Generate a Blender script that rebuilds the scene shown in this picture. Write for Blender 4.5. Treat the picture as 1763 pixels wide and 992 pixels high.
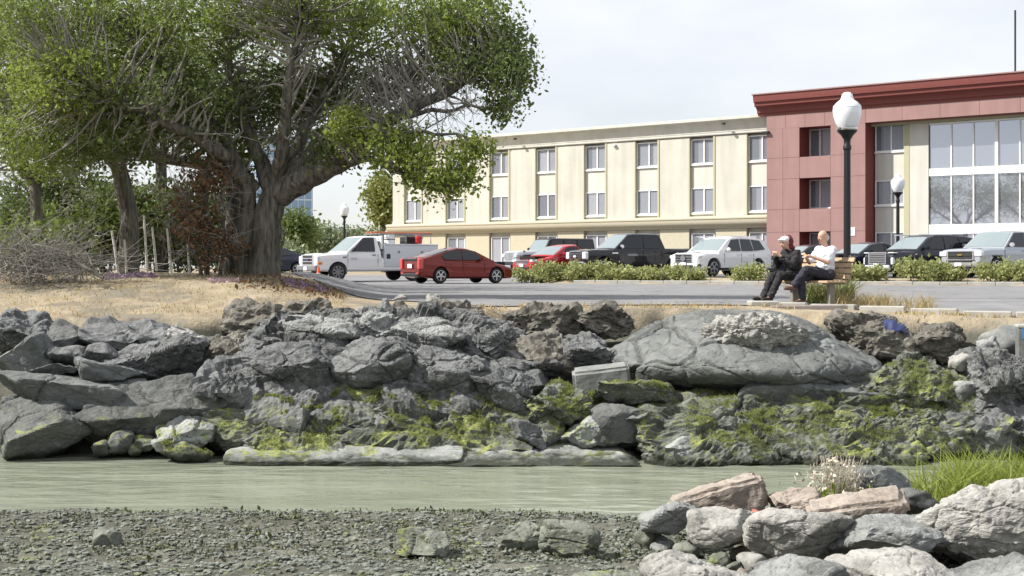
import bpy, bmesh, math, random
import numpy as np
from mathutils import Vector, Matrix, noise as mnoise
random.seed(7); RNG = np.random.default_rng(7)
R = math.radians
for o in list(bpy.data.objects): bpy.data.objects.remove(o)
sc = bpy.context.scene; COL = sc.collection

# ---------------------------------------------------------------- camera
F, U0, V0, ZC = 1200.0, 444.5, 180.0, 2.8       # focal length in picture units, principal column, horizon row, eye height
TOP = 52.0                                      # a little more sky above than the picture shows
cd = bpy.data.cameras.new('camera'); cam = bpy.data.objects.new('camera', cd); COL.objects.link(cam)
cam.location = (0, 0, ZC); cam.rotation_euler = (R(90), 0, 0)
cd.sensor_width = 36; cd.lens = 36*F/889; cd.shift_y = (V0-(250.0-TOP))/889.0
cd.clip_start = .1; cd.clip_end = 4000; sc.camera = cam

# ---------------------------------------------------------------- light
SUN_EL = 43.0
to_sun = Vector((-0.975, -0.13, 0)).normalized()*math.cos(R(SUN_EL)) + Vector((0, 0, math.sin(R(SUN_EL))))
sl = bpy.data.lights.new('sun', 'SUN'); sl.energy = 5.0; sl.angle = R(.55); sl.color = (1, .955, .88)
so = bpy.data.objects.new('sun', sl); COL.objects.link(so); so.location = (-40, 0, 40)
so.rotation_euler = (-to_sun).to_track_quat('-Z', 'Y').to_euler()
w = bpy.data.worlds.new('World'); sc.world = w; w.use_nodes = True
nt = w.node_tree; nt.nodes.clear()
def wn(t, **k):
    n = nt.nodes.new(t)
    for a, b in k.items(): setattr(n, a, b)
    return n
sky = wn('ShaderNodeTexSky', sky_type='NISHITA', sun_disc=False, sun_elevation=R(SUN_EL), sun_rotation=math.atan2(to_sun.x, to_sun.y), air_density=1.0, dust_density=.6, ozone_density=1.0)
tc = wn('ShaderNodeTexCoord'); mp = wn('ShaderNodeMapping'); mp.inputs['Scale'].default_value = (1, 1, 2.6)
cn = wn('ShaderNodeTexNoise'); cn.inputs['Scale'].default_value = 2.3; cn.inputs['Detail'].default_value = 7; cn.inputs['Roughness'].default_value = .55
cr = wn('ShaderNodeValToRGB'); cr.color_ramp.elements[0].position = .30; cr.color_ramp.elements[0].color = (.5,.5,.5,1); cr.color_ramp.elements[1].position = .66
cr.color_ramp.elements[1].color = (.95,.95,.95,1)
mx = wn('ShaderNodeMix', data_type='RGBA'); mx.inputs[7].default_value = (9.5, 9.6, 9.95, 1)
bg = wn('ShaderNodeBackground'); bg.inputs['Strength'].default_value = .075
ow = wn('ShaderNodeOutputWorld')
L = nt.links.new
L(tc.outputs['Generated'], mp.inputs['Vector']); L(mp.outputs[0], cn.inputs['Vector']); L(cn.outputs['Fac'], cr.inputs[0])
L(cr.outputs[0], mx.inputs[0]); L(sky.outputs[0], mx.inputs[6]); L(mx.outputs[2], bg.inputs['Color']); L(bg.outputs[0], ow.inputs[0])
vs = sc.view_settings; vs.view_transform = 'Standard'; vs.look = 'None'; vs.gamma = 1; vs.exposure = 0.6; vs.use_curve_mapping = False
sc.cycles.max_bounces = 6; sc.cycles.diffuse_bounces = 3; sc.cycles.transparent_max_bounces = 8
sc.cycles.caustics_reflective = False; sc.cycles.caustics_refractive = False

# ---------------------------------------------------------------- helpers
def at(u, v, Y): return Vector(((u-U0)*Y/F, Y, ZC-(v-V0)*Y/F))
def tag(o, label=None, cat=None, group=None, kind=None):
    if label: o['label'] = label
    if cat: o['category'] = cat
    if group: o['group'] = group
    if kind: o['kind'] = kind
    return o
def mesh_np(name, V, Fc, smooth=True):
    V = np.asarray(V, np.float32).reshape(-1, 3); Fc = np.asarray(Fc, np.int32); k = Fc.shape[1]; n = len(Fc)
    me = bpy.data.meshes.new(name)
    me.vertices.add(len(V)); me.vertices.foreach_set('co', V.ravel())
    me.loops.add(n*k); me.loops.foreach_set('vertex_index', Fc.ravel())
    me.polygons.add(n); me.polygons.foreach_set('loop_start', np.arange(0, n*k, k, dtype=np.int32))
    me.update(calc_edges=True)
    me.polygons.foreach_set('use_smooth', np.full(n, smooth, bool))
    return me
def link(name, me, mat=None, parent=None, loc=None):
    o = bpy.data.objects.new(name, me); COL.objects.link(o)
    if mat is not None and me is not None:
        me.materials.clear(); me.materials.append(mat)
    if parent: o.parent = parent
    if loc is not None: o.location = loc
    return o
def empty(name, loc=(0,0,0), rz=0, label=None, cat=None, group=None):
    o = bpy.data.objects.new(name, None); COL.objects.link(o); o.location = loc; o.rotation_euler = (0, 0, rz)
    return tag(o, label, cat, group)
def copy_tree(o, parent=None):
    c = o.copy(); COL.objects.link(c)
    if parent: c.parent = parent
    for ch in list(o.children): copy_tree(ch, c)
    return c
class MB:
    def __init__(s): s.v = []; s.f = []
    def add(s, V, Fc):
        b = len(s.v); s.v += [tuple(p) for p in V]; s.f += [tuple(i+b for i in f) for f in Fc]; return s
    def box(s, c, d, rot=None):
        x, y, z = d[0]/2, d[1]/2, d[2]/2
        V = [Vector((a*x, b*y, e*z)) for e in (-1, 1) for b in (-1, 1) for a in (-1, 1)]
        if rot: V = [rot @ p for p in V]
        return s.add([p+Vector(c) for p in V], [(0,2,3,1),(4,5,7,6),(0,1,5,4),(2,6,7,3),(0,4,6,2),(1,3,7,5)])
    def prism(s, poly, off):                      # poly: 3D points of one face; off: extrusion vector
        n = len(poly); off = Vector(off)
        V = [Vector(p) for p in poly]; V += [p+off for p in V]
        return s.add(V, [tuple(range(n))[::-1], tuple(range(n, 2*n))]+[(i, (i+1) % n, n+(i+1) % n, n+i) for i in range(n)])
    def lathe(s, prof, c=(0,0,0), n=16, axis='z'):
        V = []; Fc = []
        for r, z in prof:
            for k in range(n):
                a = 2*math.pi*k/n; p = (r*math.cos(a), r*math.sin(a), z)
                if axis == 'y': p = (p[0], p[2], p[1])
                if axis == 'x': p = (p[2], p[0], p[1])
                V.append(Vector(p)+Vector(c))
        for i in range(len(prof)-1):
            for k in range(n): Fc.append((i*n+k, i*n+(k+1) % n, (i+1)*n+(k+1) % n, (i+1)*n+k))
        Fc.append(tuple(range(n))[::-1]); Fc.append(tuple((len(prof)-1)*n+k for k in range(n)))
        return s.add(V, Fc)
    def tube(s, pts, rad, n=6):
        pts = [Vector(p) for p in pts]; V = []; Fc = []
        if not hasattr(rad, '__len__'): rad = [rad]*len(pts)
        for i, p in enumerate(pts):
            t = (pts[min(i+1, len(pts)-1)]-pts[max(i-1, 0)]).normalized()
            a = t.orthogonal().normalized() if i == 0 else (a - t*a.dot(t)).normalized()
            b = t.cross(a)
            for k in range(n):
                g = 2*math.pi*k/n; V.append(p+(a*math.cos(g)+b*math.sin(g))*rad[i])
        for i in range(len(pts)-1):
            for k in range(n): Fc.append((i*n+k, i*n+(k+1) % n, (i+1)*n+(k+1) % n, (i+1)*n+k))
        Fc.append(tuple(range(n))[::-1]); Fc.append(tuple((len(pts)-1)*n+k for k in range(n)))
        return s.add(V, Fc)
    def mesh(s, name, bevel=0, smooth=False, ang=None, seg=1):
        me = bpy.data.meshes.new(name); me.from_pydata(s.v, [], s.f)
        bm = bmesh.new(); bm.from_mesh(me); bmesh.ops.recalc_face_normals(bm, faces=bm.faces)
        if bevel: bmesh.ops.bevel(bm, geom=bm.edges[:], offset=bevel, segments=seg, affect='EDGES', clamp_overlap=True)
        for f in bm.faces: f.smooth = smooth or bool(ang)
        bm.to_mesh(me); bm.free()
        if ang: me.set_sharp_from_angle(angle=R(ang))
        return me
    def build(s, name, mat, parent=None, bevel=0, smooth=False, ang=None, seg=1, loc=None):
        return link(name, s.mesh(name, bevel, smooth, ang, seg), mat, parent, loc)

# ---- numpy gradient noise
def _h(ix, iy, iz, seed):
    h = (ix.astype(np.uint32)*np.uint32(374761393)) ^ (iy.astype(np.uint32)*np.uint32(668265263)) ^ (iz.astype(np.uint32)*np.uint32(2147483647 & 1274126177)) ^ np.uint32((seed*2654435761) & 0xffffffff)
    h = (h ^ (h >> np.uint32(13)))*np.uint32(1274126177); return h ^ (h >> np.uint32(16))
_G = np.array([(1,1,0),(-1,1,0),(1,-1,0),(-1,-1,0),(1,0,1),(-1,0,1),(1,0,-1),(-1,0,-1),(0,1,1),(0,-1,1),(0,1,-1),(0,-1,-1),(1,1,0),(-1,1,0),(0,-1,1),(0,-1,-1)], np.float32)
def pn(P, seed=0):
    P = np.asarray(P, np.float32); i = np.floor(P).astype(np.int64); f = P-i; u = f*f*f*(f*(f*6-15)+10); out = 0
    for a in (0, 1):
        for b in (0, 1):
            for c in (0, 1):
                g = _G[_h(i[:,0]+a, i[:,1]+b, i[:,2]+c, seed) & np.uint32(15)]
                d = g[:,0]*(f[:,0]-a)+g[:,1]*(f[:,1]-b)+g[:,2]*(f[:,2]-c)
                wt = (u[:,0] if a else 1-u[:,0])*(u[:,1] if b else 1-u[:,1])*(u[:,2] if c else 1-u[:,2])
                out = out+wt*d
    return out
def fbm(P, o=5, seed=0, gain=.5, lac=2.03, ridged=False):
    s = 0; a = 1.0
    for k in range(o):
        n = pn(P*(lac**k)+k*17.3, seed+k)
        s = s+a*((1-2*np.abs(n))-.5 if ridged else n); a *= gain
    return s
def smooth01(a, b, x):
    t = np.clip((np.asarray(x, float)-a)/(b-a), 0, 1); return t*t*(3-2*t)

# ---------------------------------------------------------------- materials
MATS = {}
def nodes(name):
    m = bpy.data.materials.new(name); m.use_nodes = True; t = m.node_tree; b = t.nodes['Principled BSDF']; MATS[name] = m
    return m, t, b
def plain(name, col, rough=.6, metal=0, spec=None, coat=0, var=.0, scale=6, bump=0, bscale=40, streak=0, cracks=0):
    m, t, b = nodes(name)
    b.inputs['Roughness'].default_value = rough; b.inputs['Metallic'].default_value = metal; b.inputs['Coat Weight'].default_value = coat
    b.inputs['Base Color'].default_value = (*col, 1)
    if spec is not None: b.inputs['Specular IOR Level'].default_value = spec
    if coat: b.inputs['Coat Roughness'].default_value = .04
    g = t.nodes.new('ShaderNodeNewGeometry')
    if var:
        n = t.nodes.new('ShaderNodeTexNoise'); n.inputs['Scale'].default_value = scale; n.inputs['Detail'].default_value = 6; n.inputs['Roughness'].default_value = .65
        r = t.nodes.new('ShaderNodeMapRange'); r.inputs[1].default_value = .3; r.inputs[2].default_value = .7; r.inputs[3].default_value = 1-var; r.inputs[4].default_value = 1+var
        h = t.nodes.new('ShaderNodeMix'); h.data_type = 'RGBA'; h.blend_type = 'MULTIPLY'; h.inputs[0].default_value = 1; h.inputs[6].default_value = (*col, 1)
        t.links.new(g.outputs['Position'], n.inputs['Vector']); t.links.new(n.outputs['Fac'], r.inputs[0]); t.links.new(r.outputs[0], h.inputs[7]); t.links.new(h.outputs[2], b.inputs['Base Color'])
    if streak or cracks:
        src = b.inputs['Base Color'].links[0].from_socket; h2 = t.nodes.new('ShaderNodeMix'); h2.data_type = 'RGBA'; h2.blend_type = 'MULTIPLY'; h2.inputs[0].default_value = 1
        r2 = t.nodes.new('ShaderNodeMapRange')
        if streak:
            mp_ = t.nodes.new('ShaderNodeMapping'); mp_.inputs['Scale'].default_value = (2.2, 2.2, .16); n3 = t.nodes.new('ShaderNodeTexNoise'); n3.inputs['Scale'].default_value = 1; n3.inputs['Detail'].default_value = 6
            t.links.new(g.outputs['Position'], mp_.inputs['Vector']); t.links.new(mp_.outputs[0], n3.inputs['Vector']); t.links.new(n3.outputs['Fac'], r2.inputs[0]); r2.inputs[1].default_value = .35; r2.inputs[2].default_value = .6; r2.inputs[3].default_value = 1-streak
        else:
            n3 = t.nodes.new('ShaderNodeTexVoronoi'); n3.feature = 'DISTANCE_TO_EDGE'; n3.inputs['Scale'].default_value = cracks; nz = t.nodes.new('ShaderNodeTexNoise'); nz.inputs['Scale'].default_value = 1.2; nz.inputs['Detail'].default_value = 5; va = t.nodes.new('ShaderNodeVectorMath')
            t.links.new(g.outputs['Position'], nz.inputs['Vector']); t.links.new(g.outputs['Position'], va.inputs[0]); t.links.new(nz.outputs['Color'], va.inputs[1]); t.links.new(va.outputs[0], n3.inputs['Vector']); t.links.new(n3.outputs['Distance'], r2.inputs[0]); r2.inputs[1].default_value = .002; r2.inputs[2].default_value = .012; r2.inputs[3].default_value = .35
        t.links.new(src, h2.inputs[6]); t.links.new(r2.outputs[0], h2.inputs[7]); t.links.new(h2.outputs[2], b.inputs['Base Color'])
    if bump:
        n2 = t.nodes.new('ShaderNodeTexNoise'); n2.inputs['Scale'].default_value = bscale; n2.inputs['Detail'].default_value = 8
        bp = t.nodes.new('ShaderNodeBump'); bp.inputs['Strength'].default_value = bump; bp.inputs['Distance'].default_value = .02
        t.links.new(g.outputs['Position'], n2.inputs['Vector']); t.links.new(n2.outputs['Fac'], bp.inputs['Height']); t.links.new(bp.outputs[0], b.inputs['Normal'])
    return m
def leafmat(name, ca, cb, scale=1.2, tr=.35):
    m, t, b = nodes(name); g = t.nodes.new('ShaderNodeNewGeometry')
    n = t.nodes.new('ShaderNodeTexNoise'); n.inputs['Scale'].default_value = scale; n.inputs['Detail'].default_value = 5; n.inputs['Roughness'].default_value = .8
    r = t.nodes.new('ShaderNodeValToRGB'); r.color_ramp.elements[0].position = .32; r.color_ramp.elements[1].position = .68
    r.color_ramp.elements[0].color = (*ca, 1); r.color_ramp.elements[1].color = (*cb, 1)
    d = t.nodes.new('ShaderNodeBsdfTranslucent'); mixs = t.nodes.new('ShaderNodeMixShader'); mixs.inputs[0].default_value = tr
    b.inputs['Roughness'].default_value = .5; b.inputs['Specular IOR Level'].default_value = .35
    t.links.new(g.outputs['Position'], n.inputs['Vector']); t.links.new(n.outputs['Fac'], r.inputs[0]); t.links.new(r.outputs[0], b.inputs['Base Color']); t.links.new(r.outputs[0], d.inputs['Color'])
    o = t.nodes['Material Output']; t.links.new(b.outputs[0], mixs.inputs[1]); t.links.new(d.outputs[0], mixs.inputs[2]); t.links.new(mixs.outputs[0], o.inputs[0])
    return m
def rockmat(name, c0, c1, speck=(.5,.5,.48), speckamt=.25, moss=0.0, mossz=(.15, 1.2), tide=True, bump=.5, lit_silt=.4, scale=1.6, bscale=22, mosscol=((.13,.15,.055), (.29,.315,.1))):
    m, t, b = nodes(name); N = t.nodes.new; K = t.links.new
    g = N('ShaderNodeNewGeometry'); sp = N('ShaderNodeSeparateXYZ'); K(g.outputs['Position'], sp.inputs[0]); sn = N('ShaderNodeSeparateXYZ'); K(g.outputs['Normal'], sn.inputs[0])
    def noi(s, d=6, r=.62):
        n = N('ShaderNodeTexNoise'); n.inputs['Scale'].default_value = s; n.inputs['Detail'].default_value = d; n.inputs['Roughness'].default_value = r; K(g.outputs['Position'], n.inputs['Vector']); return n.outputs['Fac']
    def rng(x, a, bb, c=0, d=1):
        n = N('ShaderNodeMapRange'); n.inputs[1].default_value = a; n.inputs[2].default_value = bb; n.inputs[3].default_value = c; n.inputs[4].default_value = d; n.interpolation_type = 'SMOOTHSTEP'; K(x, n.inputs[0]); return n.outputs[0]
    def mth(op, x, y):
        n = N('ShaderNodeMath'); n.operation = op
        for i, q in enumerate((x, y)):
            if isinstance(q, (int, float)): n.inputs[i].default_value = q
            else: K(q, n.inputs[i])
        return n.outputs[0]
    def mixc(f, a, c):
        n = N('ShaderNodeMix'); n.data_type = 'RGBA'
        for i, q in ((0, f), (6, a), (7, c)):
            if isinstance(q, tuple): n.inputs[i].default_value = (*q, 1)
            elif isinstance(q, (int, float)): n.inputs[i].default_value = q
            else: K(q, n.inputs[i])
        return n.outputs[2]
    col = mixc(rng(noi(scale), .34, .66), c0, c1)
    col = mixc(mth('MULTIPLY', rng(noi(scale*9, 4, .7), .52, .66), speckamt), col, speck)
    col = mixc(mth('MULTIPLY', rng(noi(scale*16, 3, .7), .56, .68), .5), col, tuple(q*.45 for q in c0))
    if lit_silt:  # pale silt on up-facing faces, also painting sunlit tops against dark fronts
        sm = mth('MULTIPLY', rng(sn.outputs[2], .25, .8), rng(noi(2.4, 7, .72), .36, .6))
        col = mixc(mth('MULTIPLY', sm, lit_silt), col, tuple(min(1, q*1.25+.06) for q in c1))
    if moss:
        ms = mth('MULTIPLY', rng(mth('ADD', noi(1.7, 7, .7), mth('MULTIPLY', rng(noi(9, 5, .7), .3, .7), .16)), .66-.2*moss, .76-.2*moss), rng(sn.outputs[2], -.05, .45))
        zz = mth('ADD', sp.outputs[2], mth('MULTIPLY', noi(2.2), .5))
        ms = mth('MULTIPLY', ms, mth('MULTIPLY', rng(zz, mossz[0]+.12, mossz[0]+.38), rng(zz, mossz[1]+.1, mossz[1]+.45, 1, 0)))
        mc = mixc(rng(noi(7, 5, .7), .35, .65), *mosscol)
        col = mixc(ms, col, mc)
    if tide:
        td = rng(mth('ADD', sp.outputs[2], mth('MULTIPLY', noi(5), .22)), .16, .27, 1, 0)
        col = mixc(mth('MULTIPLY', td, .92), col, (.022, .026, .016))
    K(col, b.inputs['Base Color']); b.inputs['Roughness'].default_value = .88; b.inputs['Specular IOR Level'].default_value = .3
    bp = N('ShaderNodeBump'); bp.inputs['Strength'].default_value = bump; bp.inputs['Distance'].default_value = .05
    v = N('ShaderNodeTexVoronoi'); v.inputs['Scale'].default_value = bscale*.8; K(g.outputs['Position'], v.inputs['Vector'])
    K(mth('ADD', noi(bscale, 8, .7), mth('MULTIPLY', v.outputs['Distance'], .35)), bp.inputs['Height']); K(bp.outputs[0], b.inputs['Normal'])
    return m
M_ROCK = rockmat('grey_rock', (.06,.063,.063), (.145,.15,.15), moss=.25, mossz=(.1,.75), bump=.55)
M_DARK = rockmat('dark_rock', (.05,.053,.05), (.105,.11,.105), moss=.2, mossz=(0,.5), speckamt=.1, bump=.35)
M_SMOOTH = rockmat('smooth_rock', (.078,.083,.08), (.145,.152,.148), speckamt=.12, bump=.25, scale=.9, bscale=30)
M_CRAG = rockmat('craggy_rock', (.055,.058,.057), (.165,.17,.168), moss=.6, mossz=(.0,.62), bump=.9, speckamt=.35)
M_MOSSY = rockmat('mossy_rock', (.07,.077,.063), (.155,.165,.14), moss=.52, mossz=(.05,1.15), bump=.8)
M_APRON = rockmat('apron_rock', (.17,.18,.17), (.28,.29,.28), moss=.35, mossz=(.0,.7), bump=.4, speckamt=.15)
M_PALE = rockmat('pale_rock', (.2,.195,.18), (.36,.35,.325), tide=False, bump=.7, bscale=16, speck=(.62,.61,.58), speckamt=.3)
M_CRUST = rockmat('crusted_rock', (.15,.155,.15), (.36,.37,.36), tide=False, bump=1.0, bscale=26)
M_PINK = rockmat('reddish_rock', (.185,.152,.125), (.31,.268,.228), tide=False, bump=.5, speck=(.5,.44,.4), speckamt=.25, bscale=18)
M_BRICK = rockmat('brick_red', (.25,.07,.045), (.36,.13,.08), tide=False, bump=.4, speckamt=.15)
M_CONC = rockmat('old_concrete', (.13,.135,.13), (.22,.225,.215), tide=False, bump=.25, speckamt=.12)
M_SLIME = rockmat('green_rock', (.085,.093,.07), (.18,.19,.155), moss=.12, mossz=(-.6,1.0), tide=False, bump=.6)
M_SOILROCK = rockmat('soil', (.082,.076,.064), (.165,.152,.125), tide=False, bump=.8, bscale=14)
M_PEB = rockmat('pebble', (.065,.074,.06), (.18,.195,.165), moss=.15, mossz=(-.6,1.2), tide=False, bump=.3, scale=7, mosscol=((.1,.12,.03),(.2,.22,.06)))
M_MOSS = leafmat('moss', (.19,.225,.07), (.36,.40,.14), 4, .5)
# ---------------------------------------------------------------- terrain
_ex = np.array([-60,-16,-12,-8.7,-5,-2.5,0,2,4,6,8,12,18,60]); _ey = np.array([25,24.4,24.,23.7,23.9,24.1,24.2,24.4,24.5,23.7,22.7,21.2,20,19.])
_ez = np.array([1.95,1.95,1.95,1.9,1.95,2.02,2.06,2.08,2.08,2.02,1.93,1.85,1.8,1.8])
def edge_y(X): return np.interp(X, _ex, _ey)
def kerb_y(X): return 59.2-.45*np.maximum(X, -40)     # line where the street ends and the planted strip begins
def height(X, Y):
    X = np.asarray(X, float); Y = np.asarray(Y, float); P = np.stack([X, Y, 0*X], -1).reshape(-1, 3)
    n1 = fbm(P*.9, 4, 3).reshape(X.shape); n2 = fbm(P*.25, 3, 9).reshape(X.shape); n3 = fbm(P*3.1, 3, 5).reshape(X.shape)
    wob = .35*pn(P*.6, 21).reshape(X.shape)+.18*pn(P*1.9, 23).reshape(X.shape)
    t = edge_y(X)-Y+wob; zt = np.interp(X, _ex, _ez)
    zt = zt+(2.1-zt)*smooth01(0, -5, t)
    mound = smooth01(-2.2, -5.2, X+.08*(Y-26))*smooth01(0.2, -7.5, t)*smooth01(52, 42, Y)
    flat = 1-smooth01(-3.2, -4.8, X)*smooth01(50, 40, Y)
    top = zt+.52*mound+(.05*n1+.02*n3)*(1-.9*flat*smooth01(-.6, -1.6, t))
    k = Y-kerb_y(X); strip = smooth01(1.5, 2.6, X+.2*(Y-58))
    top = top+strip*(.12*smooth01(0.0, .25, k)+.14*smooth01(.3, 3, k))+(1-strip)*.06*smooth01(60, 63, Y)+(1-strip)*.2*smooth01(66, 75, Y)
    drop = .55*smooth01(-.02, .22, t)+1.85*smooth01(.1, 4.2, t)+.1*n1*smooth01(0, .6, t)
    far = top-drop
    near = -.32+.42*smooth01(17.9, 14.6, Y+.5*n2+.35*n1+.12*(X+2)*(X < -2)*.5)+.9*smooth01(14.4, 2, Y)+(.05*n1+.05*n3)*smooth01(18, 16, Y)
    return np.where(Y < 19.2, np.where(Y < 18.6, near, np.maximum(near, -.33)), np.maximum(far, -.35))
def axis(segs):
    out = []
    for a, b, st in segs: out += list(np.arange(a, b, st))
    out.append(segs[-1][1]); return np.array(out)
def grid_mesh(name, xs, ys, zf):
    X, Y = np.meshgrid(xs, ys); Z = zf(X, Y); nx, ny = len(xs), len(ys)
    V = np.stack([X, Y, Z], -1).reshape(-1, 3); i = np.arange((ny-1)*(nx-1)); r = i//(nx-1); c = i % (nx-1); a = r*nx+c
    return mesh_np(name, V, np.stack([a, a+1, a+nx+1, a+nx], -1))
xs = axis([(-900,-100,100),(-100,-20,4),(-20,-12,.4),(-12,12,.085),(12,20,.4),(20,100,4),(100,900,100)])
ys = axis([(-40,4,2),(4,12.5,.25),(12.5,27,.085),(27,40,.3),(40,80,1),(80,200,8),(200,1800,100)])
m, t, b = nodes('ground'); N = t.nodes.new; K = t.links.new
g = N('ShaderNodeNewGeometry'); sp = N('ShaderNodeSeparateXYZ'); K(g.outputs['Position'], sp.inputs[0])
def noi(s, d=7, r=.65):
    n = N('ShaderNodeTexNoise'); n.inputs['Scale'].default_value = s; n.inputs['Detail'].default_value = d; n.inputs['Roughness'].default_value = r; K(g.outputs['Position'], n.inputs['Vector']); return n.outputs['Fac']
def ramp(x, els):
    n = N('ShaderNodeValToRGB'); e = n.color_ramp.elements
    while len(e) < len(els): e.new(.5)
    for q, (p, c) in zip(e, els): q.position = p; q.color = (*c, 1) if len(c) == 3 else c
    K(x, n.inputs[0]); return n.outputs[0]
def mixn(f, a, c):
    n = N('ShaderNodeMix'); n.data_type = 'RGBA'; K(f, n.inputs[0])
    for i, q in ((6, a), (7, c)):
        if isinstance(q, tuple): n.inputs[i].default_value = (*q, 1)
        else: K(q, n.inputs[i])
    return n.outputs[2]
def rngn(x, a, bb):
    n = N('ShaderNodeMapRange'); n.inputs[1].default_value = a; n.inputs[2].default_value = bb; n.interpolation_type = 'SMOOTHSTEP'; K(x, n.inputs[0]); return n.outputs[0]
dry = ramp(noi(1.4), [(.3, (.23,.187,.13)), (.5, (.33,.275,.195)), (.7, (.39,.335,.25))])
dry = mixn(rngn(noi(.6, 6), .5, .62), dry, (.21,.19,.15))
dry = mixn(rngn(noi(19, 4), .58, .7), dry, (.15,.115,.07))
mud = ramp(noi(2.6), [(.32, (.065,.067,.053)), (.55, (.125,.125,.1)), (.7, (.19,.187,.155))])
ma = N('ShaderNodeMath'); ma.operation = 'ADD'; K(sp.outputs[2], ma.inputs[0]); mm = N('ShaderNodeMath'); mm.operation = 'MULTIPLY'; K(noi(2.2), mm.inputs[0]); mm.inputs[1].default_value = .4; K(mm.outputs[0], ma.inputs[1])
K(mixn(rngn(ma.outputs[0], 1.85, 2.05), mud, dry), b.inputs['Base Color']); b.inputs['Roughness'].default_value = .95; b.inputs['Specular IOR Level'].default_value = .15
bp = N('ShaderNodeBump'); bp.inputs['Strength'].default_value = .7; bp.inputs['Distance'].default_value = .05; K(noi(16, 9), bp.inputs['Height']); K(bp.outputs[0], b.inputs['Normal'])
ground = tag(link('ground', grid_mesh('ground', xs, ys, height), MATS['ground']), kind='structure')

# water of the creek
m, t, b = nodes('creek_water'); N = t.nodes.new; K = t.links.new
g = N('ShaderNodeNewGeometry'); mpn = N('ShaderNodeMapping'); mpn.inputs['Scale'].default_value = (.8, 2.1, 1); K(g.outputs['Position'], mpn.inputs['Vector'])
n1 = N('ShaderNodeTexNoise'); n1.inputs['Scale'].default_value = 2.0; n1.inputs['Detail'].default_value = 3; n1.inputs['Roughness'].default_value = .5; K(mpn.outputs[0], n1.inputs['Vector'])
bp = N('ShaderNodeBump'); bp.inputs['Strength'].default_value = .38; bp.inputs['Distance'].default_value = .08; K(n1.outputs['Fac'], bp.inputs['Height']); K(bp.outputs[0], b.inputs['Normal'])
n2 = N('ShaderNodeTexNoise'); n2.inputs['Scale'].default_value = .5; n2.inputs['Detail'].default_value = 3; K(mpn.outputs[0], n2.inputs['Vector'])
rr = N('ShaderNodeValToRGB'); rr.color_ramp.elements[0].position = .35; rr.color_ramp.elements[1].position = .65; rr.color_ramp.elements[0].color = (.215,.235,.18,1); rr.color_ramp.elements[1].color = (.26,.28,.22,1)
K(n2.outputs['Fac'], rr.inputs[0]); K(rr.outputs[0], b.inputs['Base Color']); b.inputs['Roughness'].default_value = .06; b.inputs['IOR'].default_value = 1.33
def wz(X, Y):
    P = np.stack([X*.8, Y*2.0, 0*X], -1).reshape(-1, 3)
    return (.014*fbm(P, 3, 31)).reshape(X.shape)
tag(link('water', grid_mesh('water', axis([(-70,-12,4),(-12,12,.12),(12,70,4)]), axis([(13.2,21.9,.06)]), wz), MATS['creek_water']), kind='structure')

# street, strip and parking lot
M_ASPH = plain('asphalt', (.19,.19,.195), .85, var=.22, scale=.9, bump=.25, bscale=90, cracks=.28)
M_LOT = plain('lot_asphalt', (.13,.13,.135), .9, var=.15, scale=1.5, bump=.2, bscale=80)
M_KERB = plain('kerb_concrete', (.36,.35,.32), .85, var=.15, scale=3, bump=.25)
def street_mesh(name, y0f, y1f, xs, ny, dz):
    V = []
    for j in range(ny+1):
        s = j/ny; V.append(np.stack([xs, y0f(xs)*(1-s)+y1f(xs)*s], -1))
    V = np.array(V); X, Y = V[...,0], V[...,1]
    Z = height(X, Y)+dz; nx = len(xs)
    i = np.arange(ny*(nx-1)); r = i//(nx-1); c = i % (nx-1); a = r*nx+c
    return mesh_np(name, np.stack([X, Y, Z], -1).reshape(-1, 3), np.stack([a, a+1, a+nx+1, a+nx], -1))
def near_edge(X):
    X = np.asarray(X, float); P = np.stack([X, 0*X, 0*X], -1)
    e = edge_y(X)+1.35+.12*pn(P*1.3, 77)+.05*pn(P*4, 78)
    return e+3.2*smooth01(-.2, -2.6, X)+16*smooth01(-2.4, -9, X)
sx = axis([(-90,-10,2),(-10,14,.12),(14,90,2)])
tag(link('street', street_mesh('street', near_edge, lambda X: np.where(X < 1.2, 76.0-.0*X, kerb_y(X)-.06), axis([(-60,-10,2),(-10,1.15,.12)]), 60, .02), M_ASPH), kind='structure')
tag(link('street', street_mesh('street', near_edge, lambda X: kerb_y(X)-.06, axis([(1.15,14,.12),(14,40,1)]), 60, .021), M_ASPH), kind='structure')
tag(link('parking_lot', street_mesh('parking_lot', lambda X: np.maximum(kerb_y(X)+3.4, 30), lambda X: 125+0*X, axis([(1.5,40,.8)]), 30, .03), M_LOT), kind='structure')
kb = MB(); kx = np.arange(2.6, 34, .9)
kerb = tag(link('kerb', None), kind='structure')
for i, x in enumerate(kx):
    a = Vector((x, float(kerb_y(x)), 0)); bq = Vector((x+.9, float(kerb_y(x+.9)), 0)); d = (bq-a); c = (a+bq)/2; zc = float(height(np.array([c.x]), np.array([c.y-.3]))[0])
    MB().box((0,0,0), (d.length-.012, .16, .26)).build('kerb_stone', M_KERB, kerb, bevel=.02)
    o = kerb.children[-1]; o.location = (c.x, c.y, zc+.03+random.uniform(-.006,.006)); o.rotation_euler = (0, 0, math.atan2(d.y, d.x))
# pale edging that runs along the top of the bank on the right
edg = tag(link('path_edging', None), kind='structure')
for i, x in enumerate(np.arange(4.6, 12.5, .8)):
    ya, yb = [float(edge_y(q)+1.2) for q in (x, x+.8)]; z = float(height(np.array([x+.4]), np.array([(ya+yb)/2]))[0])
    MB().box((0,0,0), (.79, .2, .16)).build('edging_stone', M_KERB, edg, bevel=.015)
    o = edg.children[-1]; o.location = (x+.4, (ya+yb)/2, z+.02); o.rotation_euler = (0, random.uniform(-.01,.01), math.atan2(yb-ya, .8))

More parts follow.
